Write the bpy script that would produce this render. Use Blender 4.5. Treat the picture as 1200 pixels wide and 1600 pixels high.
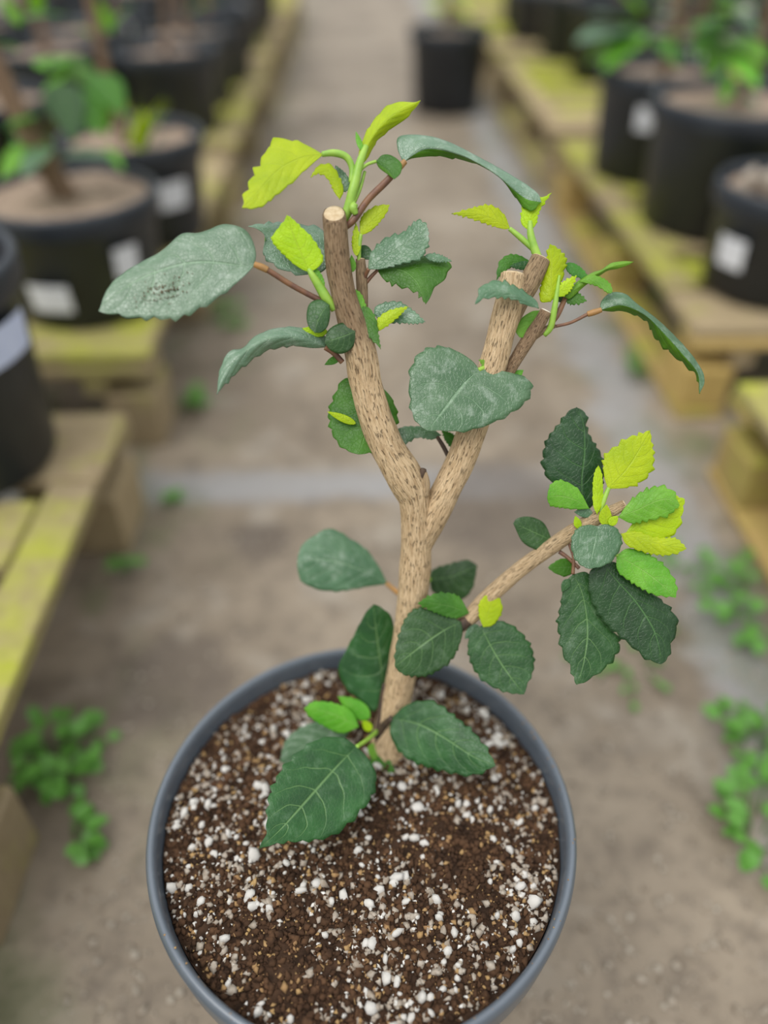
import bpy, bmesh, math, random
from mathutils import Vector, Matrix, Euler, noise
random.seed(7)
for o in list(bpy.data.objects): bpy.data.objects.remove(o)
scene = bpy.context.scene
C = scene.collection

# ------------------------------------------------------------------ camera
F = 1200.0                       # focal length in pixels of the 1200x1600 frame
PITCH = math.radians(40.39); YAW = math.radians(1.745); H = 0.78
cam = bpy.data.cameras.new('camera'); camo = bpy.data.objects.new('camera', cam); C.objects.link(camo)
cam.sensor_fit = 'VERTICAL'; cam.sensor_height = 36.0; cam.lens = F / 1600 * 36.0
camo.location = (0, 0, H); camo.rotation_euler = (math.pi/2 - PITCH, 0, -YAW)
cam.clip_start = 0.01
cam.dof.use_dof = True; cam.dof.focus_distance = 0.494; cam.dof.aperture_fstop = 1.4
scene.camera = camo

# ------------------------------------------------------------------ light: bright overcast daylight through the greenhouse roof
w = bpy.data.worlds.new('world'); scene.world = w; w.use_nodes = True
wt = w.node_tree; bg = wt.nodes['Background']; bg.inputs[0].default_value = (0.965, 0.985, 1.0, 1)
# overcast sky: the zenith three times as bright as the horizon
tc = wt.nodes.new('ShaderNodeTexCoord'); sx = wt.nodes.new('ShaderNodeSeparateXYZ'); wt.links.new(tc.outputs['Generated'], sx.inputs[0])
mr = wt.nodes.new('ShaderNodeMapRange'); wt.links.new(sx.outputs[2], mr.inputs[0])
for i_, v_ in enumerate((0.0, 1.0, 0.45, 1.35)): mr.inputs[i_+1].default_value = v_
wt.links.new(mr.outputs[0], bg.inputs[1])
sun = bpy.data.lights.new('sky_daylight_offscreen', 'SUN'); sun.energy = 1.8; sun.angle = math.radians(40); sun.color = (1, 0.97, 0.92)
suno = bpy.data.objects.new('sky_daylight_offscreen', sun); C.objects.link(suno); suno.rotation_euler = (math.radians(20), math.radians(-22), 0)
scene.view_settings.view_transform = 'Standard'; scene.view_settings.look = 'None'
scene.view_settings.gamma = 1.0; scene.view_settings.exposure = 0.1; scene.view_settings.use_curve_mapping = False

# ------------------------------------------------------------------ pixel -> point
ct, st, ca, sa = math.cos(PITCH), math.sin(PITCH), math.cos(YAW), math.sin(YAW)
def un(u, v, d):                 # a pixel and its depth along the lens axis
    x = (u - 600) / F * d; up = (800 - v) / F * d
    hy = d*ct + up*st; z = H - d*st + up*ct
    return Vector((x*ca + hy*sa, -x*sa + hy*ca, z))
def onz(u, v, z):                # a pixel met with a level plane
    p = un(u, v, 1.0); k = (z - H) / (p.z - H)
    return Vector((p.x*k, p.y*k, z))

# ------------------------------------------------------------------ materials
def newmat(name):
    m = bpy.data.materials.new(name); m.use_nodes = True
    nt = m.node_tree; return m, nt, nt.nodes['Principled BSDF']
def node(nt, typ, **kw):
    n = nt.nodes.new(typ)
    for k, v in kw.items():
        if k == 'op': n.operation = v
        else: setattr(n, k, v)
    return n
def math_(nt, op, a, b=None, clamp=False):
    n = node(nt, 'ShaderNodeMath', op=op); n.use_clamp = clamp
    for i, x in enumerate((a, b)):
        if x is None: continue
        if isinstance(x, (int, float)): n.inputs[i].default_value = x
        else: nt.links.new(x, n.inputs[i])
    return n.outputs[0]
def mix(nt, fac, a, b, blend='MIX'):
    n = node(nt, 'ShaderNodeMix', data_type='RGBA'); n.blend_type = blend
    for i, x in ((0, fac), (6, a), (7, b)):
        if isinstance(x, (int, float)): n.inputs[i].default_value = x
        elif isinstance(x, tuple): n.inputs[i].default_value = (*x[:3], 1)
        else: nt.links.new(x, n.inputs[i])
    return n.outputs[2]
def maprange(nt, x, a, b, c=0.0, d=1.0, smooth=False):
    n = node(nt, 'ShaderNodeMapRange')
    if smooth: n.interpolation_type = 'SMOOTHSTEP'
    nt.links.new(x, n.inputs[0])
    for i, v in enumerate((a, b, c, d)): n.inputs[i+1].default_value = v
    return n.outputs[0]
def noise_(nt, scale, detail=4, coord=None, rough=.55):
    n = node(nt, 'ShaderNodeTexNoise'); n.inputs['Scale'].default_value = scale
    n.inputs['Detail'].default_value = detail; n.inputs['Roughness'].default_value = rough
    if coord is not None: nt.links.new(coord, n.inputs['Vector'])
    return n.outputs[0]
def bump_(nt, h, strength, dist, bsdf):
    b = node(nt, 'ShaderNodeBump'); b.inputs['Strength'].default_value = strength; b.inputs['Distance'].default_value = dist
    nt.links.new(h, b.inputs['Height']); nt.links.new(b.outputs[0], bsdf.inputs['Normal']); return b
def objco(nt): return node(nt, 'ShaderNodeTexCoord').outputs['Object']

def speckled(name, c1, c2, rough=.8, scale=40, bump=0, spec=.5, lo=.35, hi=.65):
    m, nt, b = newmat(name); co = objco(nt)
    f = maprange(nt, noise_(nt, scale, 4, co), lo, hi)
    nt.links.new(mix(nt, f, c1, c2), b.inputs['Base Color']); b.inputs['Roughness'].default_value = rough
    b.inputs['Specular IOR Level'].default_value = spec
    if bump: bump_(nt, noise_(nt, scale*2, 4, co), .6, bump, b)
    return m

def leaf_mat(name, base, base2, vein, rough=.38, trans=.25, tcol=None, dust=0.0, veinamt=.75, spec=.42):
    m, nt, b = newmat(name)
    uv = node(nt, 'ShaderNodeUVMap'); sep = node(nt, 'ShaderNodeSeparateXYZ'); nt.links.new(uv.outputs[0], sep.inputs[0])
    t = sep.outputs[0]; s = math_(nt, 'ABSOLUTE', math_(nt, 'SUBTRACT', math_(nt, 'MULTIPLY', sep.outputs[1], 2.0), 1.0))
    co = objco(nt)
    wob = math_(nt, 'MULTIPLY', math_(nt, 'SUBTRACT', noise_(nt, 45, 2, co), .5), .10)
    midr = maprange(nt, s, .010, .045, 1, 0, True)
    s2 = math_(nt, 'POWER', s, 1.4)
    q = math_(nt, 'MULTIPLY', math_(nt, 'SUBTRACT', math_(nt, 'ADD', t, wob), math_(nt, 'MULTIPLY', s2, .30)), 6.0)
    fr = math_(nt, 'ABSOLUTE', math_(nt, 'SUBTRACT', math_(nt, 'FRACT', q), .5))
    lat = math_(nt, 'MULTIPLY', maprange(nt, fr, .010, .048, 1, 0, True), maprange(nt, s, .4, .95, .9, .05))
    vo = node(nt, 'ShaderNodeTexVoronoi', feature='DISTANCE_TO_EDGE'); vo.inputs['Scale'].default_value = 420
    nt.links.new(co, vo.inputs['Vector'])
    fine = maprange(nt, vo.outputs['Distance'], .0, .12, 1, 0)
    veins = math_(nt, 'MAXIMUM', midr, math_(nt, 'MAXIMUM', lat, math_(nt, 'MULTIPLY', fine, .13)))
    col = mix(nt, maprange(nt, noise_(nt, 55, 4, co), .36, .64), base, base2)
    info = node(nt, 'ShaderNodeObjectInfo')
    hsv = node(nt, 'ShaderNodeHueSaturation'); nt.links.new(col, hsv.inputs['Color'])
    nt.links.new(maprange(nt, info.outputs['Random'], 0, 1, .485, .515), hsv.inputs['Hue'])
    nt.links.new(maprange(nt, info.outputs['Random'], 0, 1, .85, 1.15), hsv.inputs['Value'])
    col = mix(nt, math_(nt, 'MULTIPLY', veins, veinamt), hsv.outputs[0], vein)
    if dust:
        d = math_(nt, 'MULTIPLY', maprange(nt, noise_(nt, 110, 6, co, .7), .52, .72), dust)
        col = mix(nt, d, col, (.55, .62, .56))
    nt.links.new(col, b.inputs['Base Color']); b.inputs['Roughness'].default_value = rough
    b.inputs['Specular IOR Level'].default_value = spec
    h = math_(nt, 'ADD', math_(nt, 'MULTIPLY', math_(nt, 'MAXIMUM', midr, lat), -1.0), math_(nt, 'MULTIPLY', fine, -.25))
    h = math_(nt, 'ADD', h, math_(nt, 'MULTIPLY', noise_(nt, 260, 3, co), .5)); bump_(nt, h, .6, .0007, b)
    tr = node(nt, 'ShaderNodeBsdfTranslucent')
    tr.inputs[0].default_value = (*(tcol or base2), 1)
    ms = node(nt, 'ShaderNodeMixShader'); ms.inputs[0].default_value = trans
    nt.links.new(b.outputs[0], ms.inputs[1]); nt.links.new(tr.outputs[0], ms.inputs[2])
    nt.links.new(ms.outputs[0], nt.nodes['Material Output'].inputs[0])
    return m

LM = {
 'dark':  leaf_mat('leaf_dark_green', (.008,.038,.009), (.016,.064,.015), (.10,.23,.07), .36, .10, (.05,.20,.02), .06, .55),
 'deep':  leaf_mat('leaf_deep_green', (.015,.064,.014), (.031,.108,.024), (.18,.33,.12), .37, .13, (.07,.26,.03), .10, .65),
 'pale':  leaf_mat('leaf_waxy_pale', (.105,.205,.120), (.155,.265,.165), (.26,.42,.25), .34, .12, (.20,.42,.12), .30, .6, 1.0),
 'grey':  leaf_mat('leaf_grey_green', (.048,.138,.056), (.090,.200,.092), (.24,.39,.23), .34, .14, (.15,.4,.08), .36, .6, .8),
 'mid':   leaf_mat('leaf_mid_green', (.038,.150,.010), (.070,.230,.015), (.18,.38,.09), .40, .28, (.15,.48,.01), .05, .6),
 'bright':leaf_mat('leaf_bright_green', (.110,.340,.018), (.190,.470,.034), (.36,.62,.15), .40, .30, (.28,.62,.02), .04, .6),
 'lime':  leaf_mat('leaf_lime', (.430,.620,.006), (.560,.740,.010), (.64,.80,.08), .42, .36, (.55,.72,.005), .0, .5),
 'under': leaf_mat('leaf_underside', (.075,.220,.014), (.120,.310,.018), (.22,.42,.10), .5, .3, (.22,.55,.01), .0),
 'limeunder': leaf_mat('leaf_lime_underside', (.30,.48,.015), (.40,.58,.02), (.48,.66,.10), .5, .32, (.5,.7,.01), .0),
}
UNDER = {'dark':'under','deep':'under','pale':'under','grey':'under','mid':'under','bright':'limeunder','lime':'limeunder','under':'grey','limeunder':'lime'}

def bark_mat(name, c_light, c_mid, c_dark, along=90, around=7, young=None):
    m, nt, b = newmat(name)
    uv = node(nt, 'ShaderNodeUVMap'); mp = node(nt, 'ShaderNodeMapping'); nt.links.new(uv.outputs[0], mp.inputs[0])
    mp.inputs['Scale'].default_value = (around*1.6, along*.22, 1)       # u around, v metres along
    n1 = noise_(nt, 4.0, 6, mp.outputs[0], .7)
    mp2 = node(nt, 'ShaderNodeMapping'); nt.links.new(uv.outputs[0], mp2.inputs[0]); mp2.inputs['Scale'].default_value = (around*2.6, along*.62, 1)
    n2 = noise_(nt, 3.0, 4, mp2.outputs[0], .6)
    big = noise_(nt, 30, 3, objco(nt))
    col = mix(nt, maprange(nt, n1, .36, .58), c_mid, c_light)
    col = mix(nt, math_(nt, 'MULTIPLY', maprange(nt, n2, .585, .68), .55), col, c_dark)
    col = mix(nt, math_(nt, 'MULTIPLY', maprange(nt, big, .5, .7), .35), col, c_mid)
    if young:                                # younger wood towards the tip has greyer, darker bark
        sv = node(nt, 'ShaderNodeSeparateXYZ'); nt.links.new(uv.outputs[0], sv.inputs[0])
        wv = math_(nt, 'ADD', sv.outputs[1], math_(nt, 'MULTIPLY', math_(nt, 'SUBTRACT', big, .5), .03))
        col = mix(nt, maprange(nt, wv, young[0], young[1], 0, 1, True), col, mix(nt, 1.0, col, (.46, .43, .42), 'MULTIPLY'))
    nt.links.new(col, b.inputs['Base Color']); b.inputs['Roughness'].default_value = .85; b.inputs['Specular IOR Level'].default_value = .25
    bump_(nt, math_(nt, 'SUBTRACT', n1, math_(nt, 'MULTIPLY', maprange(nt, n2, .57, .67), 1.0)), 1.0, .0020, b)
    return m
M = {}
M['bark'] = bark_mat('bark_tan', (.760,.570,.350), (.450,.300,.160), (.120,.066,.034))
M['bark_young'] = bark_mat('bark_tan_to_grey', (.740,.555,.340), (.435,.290,.155), (.115,.064,.033), young=(.105, .135))
M['bark_grey'] = bark_mat('bark_grey_tan', (.430,.310,.185), (.260,.175,.100), (.080,.050,.030))
M['twig'] = bark_mat('bark_red_twig', (.430,.300,.185), (.260,.165,.095), (.080,.048,.030), 200, 5)
M['cut'] = speckled('cut_wood', (.62,.50,.33), (.48,.35,.20), .8, 300)
M['cutwhite'] = speckled('cut_wood_white', (.80,.76,.66), (.66,.58,.45), .8, 300)
M['petiole_red'] = speckled('petiole_red_brown', (.120,.055,.040), (.230,.110,.050), .5, 120)
M['petiole_orange'] = speckled('petiole_orange', (.42,.21,.06), (.30,.17,.06), .5, 100)
M['petiole_green'] = speckled('petiole_green', (.22,.42,.05), (.32,.52,.07), .45, 120)
M['petiole_dark'] = speckled('petiole_dark', (.040,.026,.018), (.085,.050,.030), .7, 200)
M['pot_grey'] = speckled('slate_plastic', (.088,.108,.134), (.112,.134,.162), .32, 18, 0, .9)
M['soil'] = speckled('potting_soil', (.022,.012,.007), (.060,.032,.018), .95, 120, .003, .2)
M['crumb'] = speckled('bark_crumb', (.032,.017,.010), (.100,.052,.027), .95, 90, 0, .2)
M['tan'] = speckled('tan_chip', (.40,.26,.11), (.26,.15,.07), .9, 90, 0, .3)
M['perlite'] = speckled('perlite', (.78,.76,.72), (.55,.52,.47), .9, 250, .0005, .3)
M['pearl_dim'] = speckled('perlite_stained', (.42,.37,.31), (.27,.22,.17), .9, 250, 0, .3)
M['black'] = speckled('black_plastic', (.018,.023,.031), (.028,.035,.045), .42, 14)
M['bgsoil'] = speckled('dry_soil', (.22,.16,.12), (.38,.29,.22), .95, 60, .004, .2)
M['tag'] = speckled('white_tag', (.78,.80,.84), (.70,.72,.76), .6, 50)
M['tag_blue'] = speckled('bluish_tag', (.62,.69,.90), (.55,.62,.84), .6, 50)
M['bgstem'] = bark_mat('bark_brown_stem', (.30,.20,.13), (.20,.13,.085), (.08,.05,.035), 40, 4)
M['weed'] = speckled('weed_green', (.050,.175,.020), (.130,.330,.045), .5, 60)
M['weedstem'] = speckled('weed_stem', (.10,.22,.05), (.14,.28,.07), .6, 60)
M['pebble'] = speckled('grit', (.24,.19,.14), (.46,.41,.34), .9, 90, 0, .3)
M['dust'] = speckled('dirt_speck', (.09,.05,.025), (.20,.12,.06), .95, 200, 0, .2)

def wood_mat(name, moss, yellow=False):
    m, nt, b = newmat(name); co = objco(nt)
    info = node(nt, 'ShaderNodeObjectInfo')
    geo = node(nt, 'ShaderNodeNewGeometry'); sn = node(nt, 'ShaderNodeSeparateXYZ'); nt.links.new(geo.outputs['Normal'], sn.inputs[0])
    v = node(nt, 'ShaderNodeVectorMath', op='ADD'); nt.links.new(geo.outputs['Position'], v.inputs[0])
    n1 = noise_(nt, 9, 5, geo.outputs['Position'], .6); n2 = noise_(nt, 60, 3, geo.outputs['Position'])
    wood = mix(nt, n2, (.27,.20,.115), (.46,.37,.22))
    if yellow: wood = mix(nt, n2, (.40,.27,.075), (.60,.44,.17))
    wood = mix(nt, math_(nt, 'MULTIPLY', info.outputs['Random'], .4), wood, (.18,.14,.10))
    green = mix(nt, n2, (.28,.31,.026), (.44,.45,.070))
    f = math_(nt, 'MULTIPLY', maprange(nt, math_(nt, 'ADD', n1, math_(nt, 'MULTIPLY', info.outputs['Random'], .22)), .66-moss*.3, .92-moss*.3), maprange(nt, sn.outputs[2], -.2, .6, .35, 1))
    nt.links.new(mix(nt, f, wood, green), b.inputs['Base Color']); b.inputs['Roughness'].default_value = .9
    b.inputs['Specular IOR Level'].default_value = .2
    bump_(nt, n2, .5, .004, b)
    return m
M['wood'] = wood_mat('mossy_pallet_wood', .80); M['wood_clean'] = wood_mat('weathered_pallet_wood', .12); M['wood_edge'] = wood_mat('lightly_mossy_pallet_wood', .30); M['wood_yellow'] = wood_mat('yellowish_pallet_wood', .15, True)

def floor_mat():
    m, nt, b = newmat('worn_concrete')
    pos = node(nt, 'ShaderNodeNewGeometry').outputs['Position']
    sp = node(nt, 'ShaderNodeSeparateXYZ'); nt.links.new(pos, sp.inputs[0])
    X, Y = sp.outputs[0], sp.outputs[1]
    n1 = noise_(nt, 2.6, 6, pos, .6); n2 = noise_(nt, 26, 5, pos, .65); n3 = noise_(nt, 9, 4, pos)
    col = mix(nt, maprange(nt, n1, .34, .62), (.155,.122,.086), (.300,.245,.182))
    col = mix(nt, math_(nt, 'MULTIPLY', maprange(nt, n2, .48, .66), .6), col, (.105,.082,.060))
    col = mix(nt, math_(nt, 'MULTIPLY', maprange(nt, n3, .54, .68), .55), col, (.36,.32,.265))
    # older bluish cement: a strip beside the right pallets and a seam across the path
    wx = math_(nt, 'ADD', X, math_(nt, 'MULTIPLY', math_(nt, 'SUBTRACT', n3, .5), .16))
    band = math_(nt, 'MULTIPLY', maprange(nt, wx, .40, .46, 0, 1, True), maprange(nt, wx, .50, .56, 1, 0, True))
    wy = math_(nt, 'ADD', Y, math_(nt, 'MULTIPLY', math_(nt, 'SUBTRACT', n3, .5), .05))
    seam = math_(nt, 'MULTIPLY', maprange(nt, wy, .93, .965, 0, 1, True), maprange(nt, wy, 1.0, 1.05, 1, 0, True))
    seam = math_(nt, 'MULTIPLY', seam, maprange(nt, X, .15, .35, 1, .35))
    bl = math_(nt, 'MULTIPLY', math_(nt, 'MAXIMUM', band, seam), .75)
    col = mix(nt, bl, col, (.290,.290,.295))
    # algae along the pallets, dark patches and stains
    ed = math_(nt, 'MAXIMUM', maprange(nt, X, .36, .60, 0, 1), maprange(nt, X, -.18, -.40, 0, 1))
    al = math_(nt, 'MULTIPLY', ed, maprange(nt, noise_(nt, 7, 4, pos), .50, .64))
    col = mix(nt, math_(nt, 'MULTIPLY', al, .75), col, (.085,.115,.035))
    for (cx, cy, r) in ((-.245,.60,.085), (.20,.93,.13), (-.16,.86,.05)):  # first: dark patch behind the main pot; the others: stains
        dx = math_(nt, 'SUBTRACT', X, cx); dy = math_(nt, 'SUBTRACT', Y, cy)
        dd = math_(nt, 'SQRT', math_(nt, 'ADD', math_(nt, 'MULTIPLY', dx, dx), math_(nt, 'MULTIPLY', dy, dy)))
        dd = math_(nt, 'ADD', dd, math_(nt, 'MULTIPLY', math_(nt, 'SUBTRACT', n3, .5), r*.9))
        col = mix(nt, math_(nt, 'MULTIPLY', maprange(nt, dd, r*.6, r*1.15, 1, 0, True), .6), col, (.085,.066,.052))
    nt.links.new(col, b.inputs['Base Color']); b.inputs['Roughness'].default_value = .58
    b.inputs['Specular IOR Level'].default_value = .45
    bump_(nt, math_(nt, 'ADD', n2, n3), .5, .006, b)
    return m
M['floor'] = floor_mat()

# ------------------------------------------------------------------ object helpers
ORG = {}
def thing(name, loc, label, cat, group=None):
    o = bpy.data.objects.new(name, None); C.objects.link(o); o.location = loc; o.empty_display_size = .05
    o['label'] = label; o['category'] = cat
    if group: o['group'] = group
    ORG[o] = Vector(loc); return o
def mk(name, verts, faces, mats, parent=None, smooth=True, uvs=None, fmat=None, kind=None, label=None):
    org = ORG.get(parent, Vector((0,0,0)))
    me = bpy.data.meshes.new(name)
    me.from_pydata([tuple(Vector(v) - org) for v in verts], [], faces)
    for m in (mats if isinstance(mats, (list, tuple)) else [mats]): me.materials.append(m)
    if smooth: me.polygons.foreach_set('use_smooth', [True]*len(me.polygons))
    if fmat: me.polygons.foreach_set('material_index', fmat)
    if uvs:
        l = me.uv_layers.new(name='UVMap')
        for lp in me.loops: l.data[lp.index].uv = uvs[lp.vertex_index]
    me.update()
    o = bpy.data.objects.new(name, me); C.objects.link(o)
    if parent: o.parent = parent
    ORG[o] = org
    if kind: o['kind'] = kind
    if label: o['label'] = label
    return o
def place(name, me, parent, loc, rot=(0,0,0), scale=(1,1,1)):
    o = bpy.data.objects.new(name, me); C.objects.link(o)
    o.parent = parent; o.location = Vector(loc) - ORG.get(parent, Vector((0,0,0))); o.rotation_euler = rot; o.scale = scale
    ORG[o] = ORG.get(parent, Vector((0,0,0)))
    return o

def spline(pts, n, closed=False):
    """Catmull-Rom through tuples, resampled evenly by length of the first 2 or 3 numbers"""
    P = [list(map(float, p)) for p in pts]
    if len(P) == 2: dense = [[a+(b-a)*i/40 for a, b in zip(*P)] for i in range(41)]
    else:
        dense = []
        for i in range(len(P)-1):
            p0 = P[i-1] if i else [2*a-b for a, b in zip(P[0], P[1])]
            p1, p2 = P[i], P[i+1]
            p3 = P[i+2] if i+2 < len(P) else [2*a-b for a, b in zip(P[-1], P[-2])]
            for k in range(24):
                t = k/24
                dense.append([.5*((2*b)+(-a+c)*t+(2*a-5*b+4*c-d)*t*t+(-a+3*b-3*c+d)*t**3) for a, b, c, d in zip(p0, p1, p2, p3)])
        dense.append(P[-1])
    m = min(len(P[0]), 2) if len(P[0]) < 5 else 3
    L = [0]
    for a, b in zip(dense, dense[1:]): L.append(L[-1] + math.dist(a[:m], b[:m]))
    out = []; j = 0
    for i in range(n):
        s = L[-1]*i/(n-1)
        while j < len(L)-2 and L[j+1] < s: j += 1
        k = 0 if L[j+1] == L[j] else (s-L[j])/(L[j+1]-L[j])
        out.append([a+(b-a)*k for a, b in zip(dense[j], dense[j+1])])
    return out

def tube3(pts, seg=10, n=None, ridge=0.0, rscale=120.0, cap=True):
    """pts: (x,y,z,r); returns verts, faces, uvs"""
    n = n or max(8, len(pts)*6)
    S = []
    P = [tuple(p) + (0.0,) for p in pts]
    for p in spline(P, n): S.append((Vector(p[:3]), p[3]))
    V, Fc, U = [], [], []
    up = None; length = 0
    for i, (c, r) in enumerate(S):
        tg = (S[min(i+1, n-1)][0] - S[max(i-1, 0)][0]).normalized()
        if up is None:
            up = Vector((0.02, 1, .3))
        up = (up - tg*up.dot(tg)).normalized(); bi = tg.cross(up)
        if i: length += (c - S[i-1][0]).length
        for k in range(seg+1):
            a = 2*math.pi*k/seg
            dirv = up*math.cos(a) + bi*math.sin(a)
            rr = r
            if ridge:
                q = Vector((math.cos(a)*3.0, math.sin(a)*3.0, length*rscale*.25))
                rr += r*ridge*(noise.noise(q) + .6*noise.noise(q*2.3))
                rr += r*ridge*.9*noise.noise(Vector((7.1, .4*math.cos(a), length*rscale*.35)))
            V.append(c + dirv*rr); U.append((k/seg, length))
    for i in range(n-1):
        for k in range(seg):
            a = i*(seg+1)+k; Fc.append((a, a+1, a+seg+2, a+seg+1))
    if cap:
        for i, sgn in ((0, -1), (n-1, 1)):
            c, r = S[i]; tg = (S[min(i+1, n-1)][0]-S[max(i-1, 0)][0]).normalized()
            V.append(c + tg*sgn*r*.12); U.append((.5, length*(i > 0)))
            for k in range(seg):
                a = i*(seg+1)+k
                Fc.append((a, len(V)-1, a+1) if sgn < 0 else (a, a+1, len(V)-1))
    return V, Fc, U
DB, DK = .592, .56
def lean(d): return DB - (DB-d)*DK
def pxtube(pts, **kw):
    """pts: (u, v, depth, width in pixels)"""
    P = []
    for u, v, d, wpx in pts:
        d = lean(d); p = un(u, v, d); P.append((p.x, p.y, p.z, wpx/2/F*d))
    return tube3(P, **kw)

# ------------------------------------------------------------------ leaf builder
def leaf_grid(base, tip, mid, L, R, d, dl=0.006, dr=0.006, arch=0.0, teeth=9, amp=3.2, nt=96, ns=9, seed=0, tL=1.0, tR=1.0):
    """outline in pixels; depth d=(base, tip) metres; dl/dr: how much farther each margin lies; returns a function and the grid"""
    Ms = spline([base]+mid+[tip], nt+1); Ls = spline([base]+L+[tip], nt+1); Rs = spline([base]+R+[tip], nt+1)
    rnd = random.Random(seed)
    ph = [rnd.random()*6.28 for _ in range(4)]
    length = sum(math.dist(a[:2], b[:2]) for a, b in zip(Ms, Ms[1:]))
    def tooth(t, k):
        if t < .16 or teeth == 0: return 0
        x = (t-.16)/.84*teeth + .3*math.sin(t*9+ph[k])
        fr = x - math.floor(x)
        saw = (fr/.72) if fr < .72 else (1-fr)/.28
        return (saw - .45)*amp*min(1, (t-.16)*6)*min(1, (1-t)*9+.12)*(.75+.4*math.sin(int(x)*2.7+ph[k]))
    P = []
    for i in range(nt+1):
        t = i/nt; m = Ms[i]; row = []
        dm = d[0] + (d[1]-d[0])*t - arch*math.sin(math.pi*t)
        for j in range(-ns, ns+1):
            s = j/ns; e = Ls[i] if s < 0 else Rs[i]
            vx, vy = e[0]-m[0], e[1]-m[1]; ln = math.hypot(vx, vy)
            k = abs(s)
            if ln > 1e-6:
                ext = tooth(t, 0 if s < 0 else 1)*k**5*(tL if s < 0 else tR)
                if ext < -.45*ln: ext = -.45*ln
                q = (ln*k + ext)/ln
            else: q = k
            off = (dl if s < 0 else dr)*(k**1.5)*math.sin(math.pi*min(1, t*.93+.07))
            scale = length/F*d[0]
            lat = (t - .30*k**1.4)*6
            puck = -.006*scale*math.cos(2*math.pi*(lat))*math.sin(math.pi*min(1, k*1.02))*math.sin(math.pi*t)
            wav = .014*scale*k*k*math.sin(t*11+ph[2 if s < 0 else 3])*math.sin(math.pi*t)
            row.append((m[0]+vx*q, m[1]+vy*q, dm+off+puck+wav))
        P.append(row)
    return P
def build_leaf(parent, col, base, tip, mid, L, R, d, name='leaf', flip=(0, 0), label=None, **kw):
    nt = kw.get('nt', 96); ns = kw.get('ns', 9)
    P = leaf_grid(base, tip, mid, L, R, d, **kw)
    V = [un(p[0], p[1], lean(p[2])) for row in P for p in row]; W = 2*ns+1
    Fc, fm, U = [], [], []
    for i in range(nt+1):
        for j in range(W): U.append((i/nt, j/(W-1)))
    for i in range(nt):
        for j in range(W-1):
            a = i*W+j; Fc.append((a, a+1, a+W+1, a+W))
            side = flip[0] if j < ns else flip[1]
            k = abs(j+.5-ns)/ns
            fm.append(2 if (side and k > 1-side) else 0)
    # top of the leaf faces the sky and the lens
    c = V[(nt//2)*W+ns]; nsum = Vector((0,0,0))
    for f in Fc[::7]: nsum += (V[f[1]]-V[f[0]]).cross(V[f[3]]-V[f[0]])
    if nsum.dot(Vector((0,0,H))-c) < 0: Fc = [tuple(reversed(f)) for f in Fc]
    o = mk(name, V, Fc, [LM[col], LM[UNDER[col]], LM[UNDER[col]]], parent, True, U, fm, label=label)
    md = o.modifiers.new('thickness', 'SOLIDIFY'); md.thickness = .00045; md.offset = -1; md.material_offset = 1; md.material_offset_rim = 0
    return o, P
def auto_outline(base, tip, wl, wr, bend=0.0, blunt=.42):
    """ovate outline from base, tip and half widths in pixels"""
    bx, by = base; dx, dy = tip[0]-bx, tip[1]-by; ln = math.hypot(dx, dy); ux, uy = dx/ln, dy/ln; nx, ny = -uy, ux
    def at(t, o): return (bx+dx*t+nx*(o+bend*math.sin(math.pi*t)), by+dy*t+ny*(o+bend*math.sin(math.pi*t)))
    prof = [(.05,.42),(.16,.80),(.32,1.0),(.5,.97),(.68,.75),(.84,.42),(.94,.17)]
    if blunt > .5: prof = [(.04,.45),(.14,.82),(.32,1.0),(.55,1.0),(.75,.85),(.9,.55),(.97,.28)]
    mid = [at(t, 0) for t in (.25,.5,.75)]
    return mid, [at(t, -wl*k) for t, k in prof], [at(t, wr*k) for t, k in prof]

# ================================================================== SETTING
def floor():
    xs = [-9 + i*.5 for i in range(37)]; ys = [-3 + i*.5 for i in range(33)]
    V = [(x, y, 0) for y in ys for x in xs]; n = len(xs)
    Fc = [(r*n+c, r*n+c+1, (r+1)*n+c+1, (r+1)*n+c) for r in range(len(ys)-1) for c in range(n-1)]
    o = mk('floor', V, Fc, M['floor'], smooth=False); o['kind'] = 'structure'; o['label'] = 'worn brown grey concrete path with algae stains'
floor()

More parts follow.
